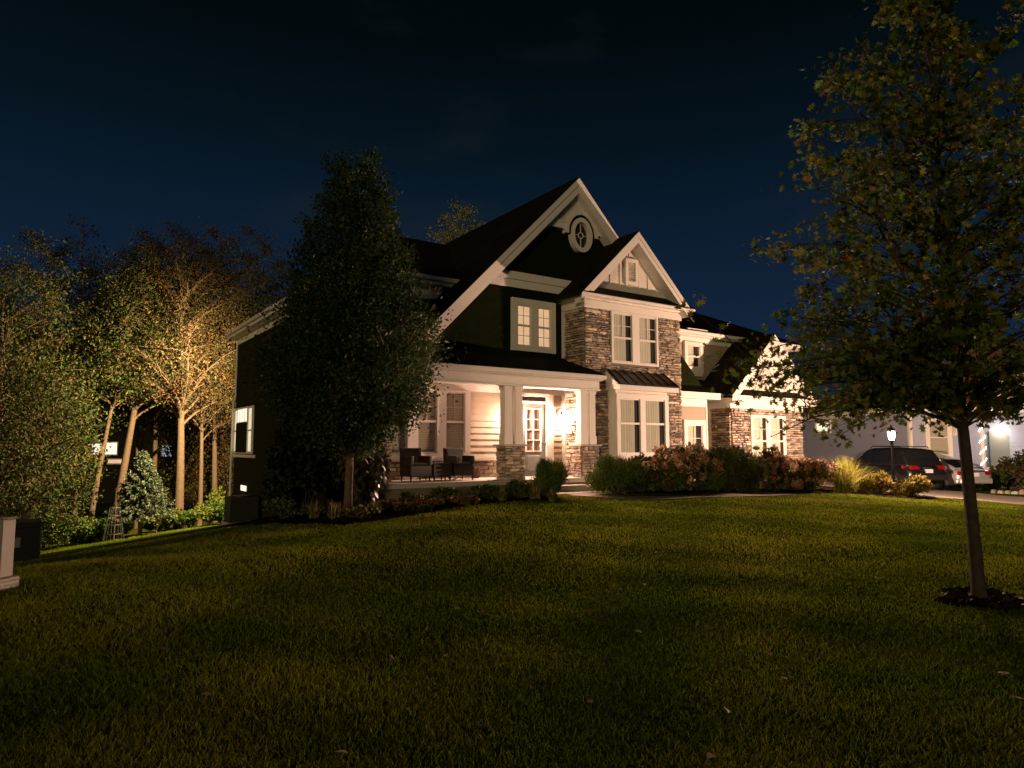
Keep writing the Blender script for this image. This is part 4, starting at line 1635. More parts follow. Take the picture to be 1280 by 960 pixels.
# ------------------------------------------------------------------ undergrowth at the wood's edge
UG = [(92, 30.5, 1.2, 1.5), (125, 31.2, 1.1, 1.2), (148, 32.0, .9, .9), (205, 33.4, .9, 1.2), (232, 33.6, 1.0, 1.3), (268, 34.2, 1.2, 1.6), (282, 35, .9, 1.9), (70, 29.3, 1.0, 1.9)]
UL = ['low bright green undergrowth bush next to the dark cabinet', 'leafy yellow-green bush left of the wire plant cage', 'small leafy bush touching the wire plant cage', 'bright yellow-green bush right of the spruce trunk',
      'green bush at the foot of the pale lit trunk', 'lit green bush near the house downspout', 'tall green bush at the very corner of the house', 'dark broad-leaved bush behind the dark cabinet']
for i, ((px, d, rx, h), lab) in enumerate(zip(UG, UL)):
    x, y = az(px, d + (.3 if px < 160 else 1.6))
    bush('undergrowth_bush', lab, 'bush', 'bushes along the wood edge', x, y, rx, h, 1500, .15, [(.085, .13, .016), (.12, .14, .018), (.06, .10, .016)], 300 + i, shape=LEAF, lumps=8)
# wire plant cage
x, y = az(150, 31.2)
zb = gz(x, y)
root = empty('plant_cage', (x, y, zb), 0, 'pale wire plant cage wrapped round a sapling at the wood edge', 'plant cage')
m = MB()
for k in range(16):
    a = k * 6.283 / 16
    m.tube([(x + .42 * math.cos(a), y + .42 * math.sin(a), zb - .02), (x + .20 * math.cos(a), y + .20 * math.sin(a), zb + 1.45)], .008, 4)
for h in (.3, .7, 1.1, 1.45):
    q = .42 - .22 * h / 1.45
    m.tube([(x + q * math.cos(k * .3927), y + q * math.sin(k * .3927), zb + h) for k in range(17)], .010, 4)
m.build('wire_frame', mat('galvanised_wire', (.10, .10, .085), .5, .5), root)
m = MB()
m.tube([(x, y, zb - .1), (x + .03, y, zb + 1.2), (x, y + .05, zb + 2.3)], [.03, .02, .006], 6)
m.build('sapling', 'bark', root)
# leaning stake
x, y = az(203, 32.6)
zb = gz(x, y)
m = MB()
m.tube([(x - .1, y, zb - .2), (x + .28, y + .1, zb + 1.35)], [.03, .022], 6)
m.tube([(x - .12, y, zb + .0), (x - .02, y, zb + .05)], [.045, .045], 6)
tag(m.build('leaning_stake', 'bark'), 'pale wooden stake leaning beside the small spruce', 'stake')

# ------------------------------------------------------------------ garden plants by the house
YEW = [(.10, .135, .025), (.07, .105, .022), (.14, .155, .03)]
YB = dict(shape=NEEDLE, m='leafmatte', up=.9)
x, y = az(688, 17.1)
bush('yew_shrub', 'round spiky green shrub in front of the porch steps', 'shrub', 'clipped evergreen shrubs', x, y, .52, 1.0, 6500, .17, YEW, 401, lumps=10, **YB)
x, y = az(770, 18.0)
bush('yew_shrub', 'wide spiky dark green shrub right of the porch steps', 'shrub', 'clipped evergreen shrubs', x, y, .80, 1.08, 8500, .19, YEW, 402, lumps=12, **YB)
x, y = az(906, 19.4)
bush('arborvitae_shrub', 'dark soft evergreen shrub between the two pink hydrangeas', 'shrub', None, x, y, .85, 1.45, 9000, .20, [(.085, .115, .024), (.115, .13, .03), (.06, .09, .02)], 403, shape=NEEDLE, m='leafmatte', up=.7, lumps=12)
x, y = az(936, 19.6)
bush('arborvitae_shrub', 'shorter feathery evergreen shrub touching the right hydrangea', 'shrub', None, x, y, .6, 1.15, 6000, .19, [(.09, .10, .025), (.06, .08, .02)], 404, shape=NEEDLE, m='leafmatte', up=.7, lumps=9)
HYL = [(.075, .115, .022), (.12, .135, .025), (.10, .065, .02)]
HYF = [(.52, .31, .20), (.42, .21, .13), (.58, .40, .27), (.34, .17, .10)]
HY = [(800, 18.7, .62, 1.15, 24, [(.075, .085, .016), (.055, .06, .014)], 'yellow-leaved hydrangea with few flower heads left of the pink ones'),
      (836, 18.8, .72, 1.25, 95, HYL, 'hydrangea with pink-brown heads below the bump-out window'),
      (874, 19.2, .68, 1.38, 110, HYL, 'hydrangea with rusty pink heads before the narrow glazed door'),
      (968, 20.6, .70, 1.30, 150, HYL, 'hydrangea full of peach-pink heads below the garage window'),
      (1008, 21.4, .85, 1.10, 150, HYL, 'low spreading hydrangea with pale pink heads at the garage corner')]
for i, (px, d, rx, h, nf, pal, lab) in enumerate(HY):
    x, y = az(px, d)
    bush('hydrangea', lab, 'hydrangea', 'hydrangeas along the house front', x, y, rx, h, 2600, .13, pal, 410 + i, shape=LEAF, lumps=10, flowers=(nf, .085, HYF), accents=[(.12, .05, .02), (.10, .08, .02)], p_acc=.15)
x, y = az(1053, 22.2)
grass_clump('ornamental_grass', 'tall golden ornamental grass clump left of the lamp post', 'ornamental grass', None, x, y, 1.2, 1.15, 750, [(.28, .26, .05), (.36, .30, .10), (.20, .22, .03)], 420)
GOLD = [(.24, .18, .03), (.19, .16, .03), (.26, .18, .04), (.14, .12, .02)]
x, y = az(1090, 22.0)
bush('golden_shrub', 'low yellow-leaved shrub left of the lamp post', 'shrub', 'golden shrubs at the lamp post', x, y, .58, .80, 3200, .085, GOLD, 421, lumps=9)
x, y = az(1136, 21.9)
bush('golden_shrub', 'low yellow-leaved shrub right of the lamp post', 'shrub', 'golden shrubs at the lamp post', x, y, .66, .80, 3600, .085, GOLD, 422, lumps=10)
# left bed
MB_ = [(556, 15.9, .42, .42, 'dark green mound below the second porch chair'), (520, 15.3, .40, .40, 'dark green mound below the first porch chair'), (606, 16.4, .42, .48, 'dark green mound left of the first stone pedestal'),
       (650, 16.8, .40, .52, 'dark green mound below the stone pedestal by the steps')]
for i, (px, d, rx, h, lab) in enumerate(MB_):
    x, y = az(px, d)
    bush('low_shrub', lab, 'shrub', 'low mounds before the porch', x, y, rx, h, 2300, .08, [(.055, .085, .018), (.08, .10, .022)], 430 + i, lumps=7)
for i, (px, d, h, sp, lab) in enumerate([(628, 16.3, .38, .34, 'pale grassy tuft left of the round spiky shrub'), (668, 16.6, .45, .40, 'striped grassy plant at the foot of the round spiky shrub'), (690, 16.4, .34, .34, 'low grassy plant before the round spiky shrub'),
                                         (585, 15.4, .28, .30, 'small dry grassy tuft in the middle of the porch bed'), (470, 13.9, .38, .36, 'dry grassy weed right of the pear tree trunk'), (420, 13.8, .42, .36, 'grassy weed left of the pear tree trunk'),
                                         (395, 14.4, .46, .3, 'taller weed left of the pear tree')]):
    x, y = az(px, d)
    grass_clump('grass_tuft', lab, 'plant', 'grassy plants in the porch bed', x, y, h, sp, 150, [(.20, .20, .05), (.32, .25, .12), (.12, .15, .03)], 440 + i)
for i, (px, d, rx, h, pal, lab) in enumerate([(498, 14.6, .40, .30, [(.12, .065, .03), (.16, .09, .04)], 'brown low perennial at the left of the porch bed'), (535, 15.0, .42, .28, [(.18, .085, .035), (.10, .08, .03)], 'rust-coloured perennial in the porch bed'),
                                             (578, 15.5, .40, .26, [(.20, .10, .045), (.13, .06, .03)], 'reddish perennial below the porch table'), (360, 15.3, .55, .55, [(.10, .13, .055), (.08, .10, .05)], 'grey-green perennial left of the big dark shrub base'),
                                             (450, 13.6, .42, .30, [(.10, .11, .025), (.13, .10, .03)], 'weedy perennial at the pear tree foot'), (518, 14.4, .38, .22, [(.03, .04, .012)], 'flat dark perennial at the lawn edge')]):
    x, y = az(px, d)
    bush('perennial', lab, 'plant', 'perennials in the porch bed', x, y, rx, h, 800, .075, pal, 460 + i, lumps=6)
# big-leaved plant behind the trunk, tall dark evergreen at the corner
x, y = az(456, 15.8)
r5 = np.random.default_rng(77)
zb = gz(x, y)
root = empty('bigleaf_plant', (x, y, zb), 0, 'plant with large drooping glossy leaves behind the pear tree trunk', 'plant')
m = MB()
Pn, An, Nn = [], [], []
for k in range(15):
    a = k * 2.4
    tip = np.array([x + .68 * math.sqrt(k / 15) * math.cos(a), y + .5 * math.sqrt(k / 15) * math.sin(a), zb + 1.55 - .25 * r5.random() - .45 * k / 15])
    m.tube([(x, y, zb - .05), tuple((np.array([x, y, zb]) + tip) / 2 + np.array([0, 0, .1])), tuple(tip)], [.02, .014, .006], 5)
    for q in range(44):
        f = r5.uniform(.25, 1)
        p = np.array([x, y, zb]) * (1 - f) + tip * f
        o = r5.normal(size=3)
        o[2] = 0
        o /= np.linalg.norm(o)
        Pn.append(p + o * .13)
        An.append(o * .6 + np.array([0, 0, -1.0]))
        Nn.append(o + np.array([0, 0, .4]))
m.build('stem', 'barkdark', root)
leaf_mesh('foliage', np.array(Pn), r5.uniform(.10, .21, len(Pn)), LEAF, tint([(.07, .06, .025), (.05, .055, .02), (.09, .06, .03)], np.arange(len(Pn)), len(Pn), .25), attr_mat('glossy_leaf', .3, trans=.1, spec=.6), root, normal=np.array(Nn), along=np.array(An))
x, y = az(384, 18.0)
bush('evergreen_shrub', 'very large dark evergreen shrub against the left house wall', 'shrub', None, x, y, 1.05, 3.2, 12000, .16, [(.010, .016, .006), (.014, .020, .006)], 480, shape=LEAF, lumps=14, m='leafmatte')
# ================================================================== THINGS ON AND AROUND THE HOUSE
def wicker_chair(x, y, lab):
    t = empty('porch_chair', (x, y, FL), 0, lab, 'chair', 'wicker chairs on the porch')
    w, d = .295, .31
    m = MB()
    m.box(-w, w, -d, d - .06, .12, .40)
    m.build('seat_base', 'wicker', t, local=True, bevel=.015)
    m = MB()
    m.box(-w + .09, w - .09, -d - .01, d - .12, .405, .47)
    m.build('seat_cushion', 'cushion', t, local=True, bevel=.03)
    m = MB()
    m.prism([(-w, d - .10, .12), (-w, d, .12), (-w, d + .05, .84), (-w, d - .03, .84)], (2 * w, 0, 0))
    m.build('backrest', 'wicker', t, local=True, bevel=.015)
    for s in (-1, 1):
        m = MB()
        x0, x1 = (-w, -w + .085) if s < 0 else (w - .085, w)
        m.box(x0, x1, -d - .02, d - .10, .405, .64)
        m.build('armrest', 'wicker', t, local=True, bevel=.015)
    for sx in (-1, 1):
        for sy in (-1, 1):
            m = MB()
            m.tube([(sx * (w - .035), sy * (d - .05), .12), (sx * (w - .03), sy * (d - .04), 0)], [.024, .018], 6)
            m.build('leg', 'black', t, local=True)
    return t


wicker_chair(7.86, 15.98, 'dark wicker porch chair nearest the pear tree')
wicker_chair(9.12, 15.98, 'dark wicker porch chair nearest the stone pedestal')
t = empty('side_table', (8.50, 15.98, FL), 0, 'low dark wicker table between the two porch chairs', 'table')
m = MB()
m.box(-.27, .27, -.27, .27, .10, .43)
m.build('table_base', 'wicker', t, local=True, bevel=.012)
m = MB()
m.box(-.29, .29, -.29, .29, .435, .46)
m.build('table_top', mat('table_glass', (.03, .025, .02), .1, var=.1), t, local=True, bevel=.008)
for sx in (-1, 1):
    for sy in (-1, 1):
        m = MB()
        m.tube([(sx * .23, sy * .23, .10), (sx * .23, sy * .23, 0)], [.022, .018], 6)
        m.build('leg', 'black', t, local=True)
# small pot with a dried arrangement beside the chairs
x, y = 10.0, 16.55
t = empty('flower_pot', (x, y, FL), 0, 'small dark pot with dry twigs on the porch beside the chair', 'flower pot')
m = MB()
m.lathe((0, 0, 0), [(.085, 0), (.13, .18), (.14, .2), (.125, .2), (.11, .16)], 16)
m.build('pot', mat('clay_pot', (.10, .045, .03), .7), t, local=True, smooth=True)
m = MB()
for k in range(16):
    a = k * 2.4
    m.tube([(0, 0, .15), (.08 * math.cos(a), .08 * math.sin(a), .28), (.15 * math.cos(a), .15 * math.sin(a), .34 + .05 * math.sin(k))], [.008, .006, .003], 4)
m.build('twigs', 'bark', t, local=True)

# ---- lamp post
LX, LY = az(1113, 22.2)
LZ = gz(LX, LY)
HL = .342                      # height of the lamp
lp = empty('lamp_post', (LX, LY, LZ), 0, 'black garden lamp post with a lit lantern between golden shrubs', 'lamp post')
h = HL - LZ
m = MB()
m.lathe((0, 0, 0), [(.11, -.05), (.11, .03), (.06, .10), (.045, .22), (.038, .25), (.035, h - .30), (.05, h - .28), (.035, h - .24), (.05, h - .20), (.08, h - .16)], 14)
m.build('post', 'black', lp, local=True, smooth=False)
m = MB()
for k in range(6):
    a = R_(60 * k + 30)
    c, s = math.cos(a), math.sin(a)
    m.tube([(.09 * c, .09 * s, h - .16), (.135 * c, .135 * s, h + .16)], .007, 5)
m.lathe((0, 0, 0), [(.085, h - .165), (.085, h - .15), (.02, h - .15)], 6)
m.build('lantern_cage', 'black', lp, local=True)
m = MB()
m.lathe((0, 0, 0), [(.155, h + .155), (.145, h + .175), (.06, h + .25), (.025, h + .28), (.03, h + .31), (.008, h + .36)], 6)
m.build('lantern_roof', 'black', lp, local=True)
m = MB()
m.lathe((0, 0, 0), [(.03, h - .15), (.080, h - .12), (.105, h), (.115, h + .12), (.05, h + .15)], 16)
m.build('bulb', 'bulb', lp, local=True, smooth=True)

# ---- cars
rub = mat('tyre_rubber', (.012, .012, .012), .85)
rim_m = mat('alloy_rim', (.45, .45, .45), .3, .8)
glass_car = mat('dark_car_glass', (.010, .012, .013), .06, spec=.9, var=.05)
chrome = mat('chrome', (.7, .7, .7), .12, 1.0, var=.02)
plastic = mat('black_plastic', (.015, .015, .015), .5)
tail = mat('red_tail_lens', (.20, .006, .006), .15, var=.1, spec=.7)
plate_m = mat('licence_plate_blank', (.65, .66, .68), .4, var=.08, scale=30)


def loft(mb, secs):
    n = len(secs[0])
    for s in secs:
        mb.v.extend(s)
    for i in range(len(secs) - 1):
        for k in range(n):
            k2 = (k + 1) % n
            mb.f.append((i * n + k, i * n + k2, (i + 1) * n + k2, (i + 1) * n + k))
    mb.f.append(tuple(range(n)))
    mb.f.append(tuple(len(secs) * n - n + k for k in range(n)))


def make_car(name, lab, x, y, heading, paint, suv, rim_spin=0.0):
    """x forward from the rear bumper, y to the left"""
    t = empty(name, (x, y, gz(x, y) + .03), heading, lab, 'car', 'cars on the driveway')
    L, Wd = (4.75, .94) if suv else (4.75, .91)
    if suv:
        S = [(.0, .55, .80, .84), (.10, .42, .90, .90), (.35, .36, 1.04, .935), (1.2, .30, 1.05, .94), (2.6, .28, 1.04, .94), (3.35, .30, 1.02, .935), (3.6, .30, 1.00, .93), (4.3, .34, .90, .90), (4.65, .42, .78, .84), (4.75, .5, .66, .76)]
        G = [(.18, 1.03, .80, 1.05), (.30, 1.03, .82, 1.34), (.52, 1.03, .80, 1.66), (.85, 1.03, .80, 1.735), (1.7, 1.03, .80, 1.76), (2.45, 1.03, .80, 1.73), (2.8, 1.02, .80, 1.66), (3.25, 1.02, .82, 1.34), (3.6, 1.0, .84, 1.02)]
        wr, axles = .37, (.90, 3.72)
    else:
        S = [(.0, .45, .78, .80), (.08, .34, .92, .86), (.35, .28, .985, .90), (1.1, .24, .96, .91), (2.6, .22, .93, .91), (3.3, .24, .92, .91), (4.0, .28, .84, .88), (4.55, .34, .70, .82), (4.75, .42, .60, .72)]
        G = [(.42, .96, .66, .985), (.85, .95, .66, 1.16), (1.25, .95, .62, 1.36), (1.75, .94, .60, 1.45), (2.35, .93, .60, 1.44), (2.75, .93, .62, 1.36), (3.2, .92, .68, 1.12), (3.5, .92, .72, .94)]
        wr, axles = .33, (1.0, 3.80)
    secs = []
    for (sx, zb, zt, w) in S:
        zs = zt - .22
        secs.append([(sx, -w * .86, zb), (sx, -w * .97, zb + .10), (sx, -w, (zb + zs) / 2 + .05), (sx, -w * .985, zs), (sx, -w * .93, zt - .04), (sx, -w * .86, zt),
                     (sx, w * .86, zt), (sx, w * .93, zt - .04), (sx, w * .985, zs), (sx, w, (zb + zs) / 2 + .05), (sx, w * .97, zb + .10), (sx, w * .86, zb)])
    m = MB()
    loft(m, secs)
    body = m.build('body', paint, t, local=True, smooth=True, bevel=0)
    md = body.modifiers.new('subdivision', 'SUBSURF')
    md.levels = md.render_levels = 1
    m = MB()
    secs = []
    for (sx, z0, w, z1) in G:
        k = (z1 - z0)
        secs.append([(sx, -w - .07, z0 - .05), (sx, -w - .02, z0 + .35 * k), (sx, -w + .06 * min(1, k / .5), z1 - .10 * min(1, k / .4)), (sx, -w + .16 * min(1, k / .5), z1 - .02), (sx, 0, z1 + .01),
                     (sx, w - .16 * min(1, k / .5), z1 - .02), (sx, w - .06 * min(1, k / .5), z1 - .10 * min(1, k / .4)), (sx, w + .02, z0 + .35 * k), (sx, w + .07, z0 - .05)])
    loft(m, secs)
    cab = m.build('cabin', paint, t, local=True, smooth=True)

    def roof_w(sx):
        return float(np.interp(sx, [g[0] for g in G], [g[2] for g in G])), float(np.interp(sx, [g[0] for g in G], [g[3] for g in G])), float(np.interp(sx, [g[0] for g in G], [g[1] for g in G]))

    panes = [(.45, 1.15), (1.25, 2.15), (2.25, 3.2)] if suv else [(1.0, 1.5), (1.55, 2.3), (2.38, 3.05)]
    for sgn in (-1, 1):
        for (a, b) in panes:
            m = MB()
            pts = []
            n = 6
            top, bot = [], []
            for i in range(n + 1):
                sx = a + (b - a) * i / n
                w, z1, z0 = roof_w(sx)
                k = z1 - z0
                zt = z1 - .11 * min(1, k / .4) - .01
                zb = z0 + .05
                zt = max(zt, zb + .01)
                f = .35 * k
                wt = w - .06 * min(1, k / .5)

                def ww(z):
                    q = z - z0
                    return (w + .07 - .05 * q / max(f, .01)) if q < f else (w + .02 + (wt - w - .02) * (q - f) / max(.01, (z1 - .10 - z0 - f)))
                bot.append((sx, sgn * (ww(zb) + .008), zb))
                pts.append((sx, sgn * (ww(zb + (zt - zb) * .45) + .008), zb + (zt - zb) * .45))
                top.append((sx, sgn * (ww(zt) + .008), zt))
            m.v = bot + pts + top
            k = n + 1
            for i in range(n):
                m.f += [(i, i + 1, k + i + 1, k + i), (k + i, k + i + 1, 2 * k + i + 1, 2 * k + i)]
            m.build('side_window', glass_car, cab, local=True, smooth=True)
    # rear window
    m = MB()
    rows = [(.28, .30, .55), (.40, .50, .62), (.50, .66, .62)] if suv else [(.50, .56, .0), (.85, .56, 0), (1.22, .52, 0)]
    vs = []
    for (sx, w, _) in rows:
        w0, z1, z0 = roof_w(sx)
        for k in range(7):
            yy = (k / 6 - .5) * 2 * (w0 - .16)
            zz = z1 + .012 - .02 * abs(k / 6 - .5) * 2
            vs.append((sx - (.012 if suv else .0), yy, zz + (.0 if suv else .004)))
    m.v = vs
    for i in range(2):
        for k in range(6):
            m.f.append((i * 7 + k, i * 7 + k + 1, i * 7 + 7 + k + 1, i * 7 + 7 + k))
    m.build('rear_window', glass_car, cab, local=True, smooth=True)
    # rear bumper, lamps, plate, trim
    m = MB()
    zb = .42 if suv else .36
    m.box(-.05, .12, -Wd * .86, Wd * .86, zb, zb + .22)
    m.box(.05, .45, -Wd * .97, -Wd * .86, zb, zb + .2)
    m.box(.05, .45, Wd * .86, Wd * .97, zb, zb + .2)
    m.build('rear_bumper', paint if not suv else plastic, t, local=True, bevel=.04)
    for sgn in (-1, 1):
        m = MB()
        zt = .86 if suv else .72
        m.hexa([(.01, sgn * .48, zt), (.42, sgn * (Wd + .006), zt + .03), (.34, sgn * .6, zt), (.30, sgn * .5, zt), (.06, sgn * .46, zt + .16), (.46, sgn * (Wd - .01), zt + .17), (.36, sgn * .6, zt + .16), (.3, sgn * .5, zt + .16)])
        m.hexa([(-.008, sgn * .46, zt), (-.008, sgn * (Wd * .86), zt), (.1, sgn * (Wd * .9), zt), (.1, sgn * .46, zt), (.05, sgn * .46, zt + .16), (.05, sgn * (Wd * .84), zt + .16), (.14, sgn * (Wd * .88), zt + .16), (.14, sgn * .46, zt + .16)])
        m.build('tail_lamp', tail, t, local=True, bevel=.012)
    m = MB()
    zz = .92 if suv else .86
    m.box(-.015, .10, -.42, .42, zz, zz + .05)
    m.build('chrome_strip', chrome, t, local=True, bevel=.01)
    m = MB()
    zz = .72 if suv else .66
    m.box(-.012, .08, -.155, .155, zz, zz + .15)
    m.build('licence_plate', plate_m, t, local=True)
    if suv:
        for sgn in (-1, 1):
            m = MB()
            m.tube([(.75, sgn * .66, 1.72), (.85, sgn * .66, 1.79), (2.4, sgn * .66, 1.80), (2.6, sgn * .66, 1.71)], .022, 6)
            m.build('roof_rail', chrome, t, local=True)
    for sgn in (-1, 1):
        m = MB()
        zz = 1.05 if suv else .98
        m.box(3.02, 3.14, sgn * (Wd + .02) - .10 * (sgn < 0) * 1, sgn * (Wd + .02) + .10 * (sgn > 0) * 1 + .001, zz, zz + .15)
        m.build('wing_mirror', paint, t, local=True, bevel=.03)
        for hx in ((1.35, 2.35) if suv else (1.5, 2.45)):
            m = MB()
            m.box(hx, hx + .18, sgn * (Wd + .0) - .015, sgn * (Wd + .0) + .015, .90 if suv else .80, .925 if suv else .825)
            m.build('door_handle', chrome, t, local=True)
        for ax_ in axles:
            m = MB()
            m.lathe((ax_, sgn * (Wd - .20), wr), [(wr * .62, 0), (wr * .97, .01), (wr, .05), (wr, .17), (wr * .97, .21), (wr * .66, .222)], 28, (0, sgn, 0))
            wh = m.build('tyre', rub, t, local=True, smooth=False)
            m = MB()
            c = Vector((ax_, sgn * (Wd + .012), wr))
            m.lathe(c, [(wr * .66, -.02), (wr * .66, .01), (wr * .60, .012), (wr * .58, -.06), (.03, -.06)], 24, (0, sgn, 0))
            for k in range(7):
                a = R_(360 / 7 * k)
                e = Vector((math.cos(a), 0, math.sin(a)))
                m.tube([c + e * .03, c + e * wr * .62], [.03, .022], 5)
            m.build('rim', rim_m, wh, local=True)
            m = MB()
            n = 20
            vs = []
            for k in range(n + 1):
                a = R_(-8 + 196 * k / n)
                for q in (wr * 1.02, wr * 1.20):
                    vs.append((ax_ + q * math.cos(a), sgn * (Wd + .004), wr + q * math.sin(a)))
                    vs.append((ax_ + q * math.cos(a), sgn * (Wd - .09), wr + q * math.sin(a)))
            m.v = vs
            for k in range(n):
                b0, b1 = k * 4, k * 4 + 4
                for p, q in ((0, 2), (2, 3), (3, 1), (1, 0)):
                    m.f.append((b0 + p, b0 + q, b1 + q, b1 + p))
            m.build('wheel_arch', plastic if suv else paint, t, local=True)
    return t


hd = R_(66)
h2 = (math.cos(hd), math.sin(hd))
r2 = (h2[1], -h2[0])
px_, py_ = 29.0 + r2[0] * .94, 14.2 + r2[1] * .94
make_car('suv_car', 'black SUV seen from the left rear on the driveway behind the lamp post', px_, py_, hd, mat('black_car_paint', (.010, .010, .011), .22, .1, var=.05, coat=.8, spec=.6), True)
px_, py_ = 31.75 + r2[0] * .9, 13.6 + r2[1] * .9
make_car('sedan_car', 'silver sedan parked right of the black SUV', px_, py_, hd, mat('silver_car_paint', (.42, .42, .43), .28, .4, var=.04, coat=.7), False)

# ---- white utility pillar and dark cabinet at left
x, y = az(12, 8.1)
zb = gz(x, y)
t = empty('utility_pillar', (x, y, zb), R_(55.9 - 90 - 12), 'pale utility pillar with a small panel on a wider base at the left edge', 'utility pillar')
pil = mat('weathered_grey_plastic', (.22, .20, .165), .6, var=.12, scale=5)
m = MB()
m.box(-.15, .15, -.13, .13, -.1, .13)
m.box(-.157, .157, -.137, .137, .04, .055)
m.box(-.157, .157, -.137, .137, .09, .105)
m.build('base', pil, t, local=True, bevel=.012)
m = MB()
m.box(-.09, .10, -.09, .09, .13, .79)
m.prism([(-.10, -.10, .79), (.11, -.10, .79), (.11, .10, .79), (-.10, .10, .79)], (0, 0, .025))
m.build('pillar_body', pil, t, local=True, bevel=.02)
m = MB()
m.box(-.055, .035, -.097, -.089, .60, .72)
m.build('panel_label', mat('pale_label', (.45, .42, .38), .6), t, local=True)
m = MB()
m.lathe((.0, -.09, .19), [(.018, 0), (.018, .01)], 10, (0, -1, 0))
m.build('lock', 'black', t, local=True)
x, y = az(47, 13.2)
zb = gz(x, y)
t = empty('utility_cabinet', (x - .1, y, zb - .12), R_(4), 'dark green metal utility cabinet behind the pale pillar', 'utility cabinet')
cm = mat('dark_green_paint', (.005, .007, .006), .7, var=.2)
m = MB()
m.box(-.34, .26, -.30, .30, .06, .78)
m.build('cabinet_body', cm, t, local=True, bevel=.02)
m = MB()
m.hexa([(-.37, -.33, .78), (.29, -.33, .78), (.29, .33, .78), (-.37, .33, .78), (-.34, -.29, .86), (.26, -.29, .86), (.26, .31, .88), (-.34, .31, .88)])
m.build('lid', cm, t, local=True)
m = MB()
m.box(-.44, .36, -.40, .40, -.15, .06)
m.build('pad', 'concrete', t, local=True)
m = MB()
m.box(-.28, -.06, -.312, -.301, .42, .60)
m.build('warning_label', mat('faded_label', (.16, .16, .17), .6), t, local=True)

# ---- air conditioner by the left wall
t = empty('air_conditioner', (6.3, 27.6, gz(6.3, 27.6)), 0, 'dark air conditioning unit beside the left house wall', 'air conditioner')
m = MB()
m.box(-.5, .5, -.5, .5, .08, 1.0)
for k in range(12):
    z = .14 + k * .07
    m.box(-.515, .515, -.515, .515, z, z + .018)
m.build('housing', mat('grey_metal', (.03, .03, .028), .5, .3), t, local=True)
m = MB()
m.lathe((0, 0, 1.0), [(.42, 0), (.42, .03), (.38, .04), (.1, .05)], 24)
m.build('fan_guard', 'black', t, local=True)
m = MB()
m.box(-.58, .58, -.58, .58, -.1, .08)
m.build('pad', 'concrete', t, local=True)

# ================================================================== NEIGHBOUR'S HOUSE
nc = at(19.9, 34.5)
nb = empty('neighbour_house', (nc[0], nc[1], -2.0), 0, 'grey-blue single-storey house across the driveway with a big brown roof and string-lit porch posts', 'house')
Fv, Rv = (FW[0], FW[1], 0), (RT[0], RT[1], 0)
fs = Frame((nc[0], nc[1], 0), Fv, (-RT[0], -RT[1], 0))          # side wall, going away
ff = Frame((nc[0], nc[1], 0), Rv, (-FW[0], -FW[1], 0))          # front wall, going right
blue = mat('grey_blue_siding', (.30, .33, .41), .65, var=.08, scale=3)
EZ = 2.0
m = MB()
m.fprism(fs, [(0, -3), (13, -3), (13, EZ), (0, EZ)], -14, -.03)
m.build('wall', blue, nb)
m = MB()
laps(m, fs, 0, 13, -2.2, EZ - .25, .22, .04)
laps(m, ff, 0, 14, -2.2, EZ - .25, .22, .04)
m.build('lap_siding', blue, nb)
m = MB()
m.fbox(fs, -.05, 13, EZ - .30, EZ, 0, .05)
m.fbox(ff, -.05, 14, EZ - .30, EZ, 0, .05)
m.fbox(fs, -.5, 13.4, EZ, EZ + .16, .36, .46)
m.fbox(fs, -.4, 13.4, EZ - .02, EZ + .02, -.1, .36)
m.fbox(ff, -.46, 14, EZ, EZ + .16, .36, .46)
m.fbox(ff, -.4, 14, EZ - .021, EZ + .019, -.1, .36)
m.fbox(ff, -.05, .10, -2.2, EZ - .3, 0, .06)
m.fbox(fs, -.06, .10, -2.2, EZ - .3, 0, .06)
m.build('fascia', 'trim', nb)
brown = mat('brown_shingles', (.12, .085, .06), .9, var=.35, scale=9, bump=.4, bscale=30, spec=.1)


def fsd(u, z, d):
    return fs(u, z, d)


m = MB()
rz_ = 6.9
A, B_, C_, D_ = fsd(-.5, EZ + .17, .46), fsd(13.5, EZ + .17, .46), fsd(13.5, EZ + .17, -14.5), fsd(-.5, EZ + .17, -14.5)
r0_, r1_ = fsd(6.4, rz_, -6.8), fsd(6.6, rz_, -9.0)
slab(m, [A, B_, r0_], .12)
slab(m, [B_, C_, r1_, r0_], .12)
slab(m, [D_, A, r0_, r1_], .12)
m.build('roof', brown, nb)
m = MB()
q0, q1, q2 = ff(3.0, EZ + .3, .4), ff(8.0, EZ + .3, .4), ff(5.5, EZ + 2.5, .4)
slab(m, [ff(5.5, EZ + 2.5, .6), ff(2.8, EZ + .15, .6), ff(2.8, EZ + .15, -4), ff(5.5, EZ + 2.5, -5)], .12)
slab(m, [ff(5.5, EZ + 2.5, .6), ff(8.2, EZ + .15, .6), ff(8.2, EZ + .15, -4), ff(5.5, EZ + 2.5, -5)], .12)
m.build('porch_roof', brown, nb)
m = MB()
m.fprism(ff, [(3.0, EZ + .1), (8.0, EZ + .1), (5.5, EZ + 2.3)], -.2, .2)
m.build('porch_gable', 'panel', nb)
window(nb, fs, (8.4, 10.6, .82, 1.62), dict(z=(.93, 1.50), u=[(8.6, 10.4)]), lit='litcool', depth=.07, sill=0, base=.03, name='garage_window')
window(nb, ff, (.75, 2.05, -.55, 1.45), dict(z=(-.42, 1.32), u=[(.92, 1.88)]), meet=.45, fill='blind', depth=.08, sill=.03, base=.03, name='window')
window(nb, ff, (7.7, 9.1, -.55, 1.45), dict(z=(-.42, 1.32), u=[(7.9, 8.9)]), meet=.45, fill='blind', depth=.08, sill=.03, base=.03, name='window')
m = MB()
m.fbox(ff, 3.9, 4.9, -1.7, .75, .02, .07)
m.build('front_door', 'door', nb)
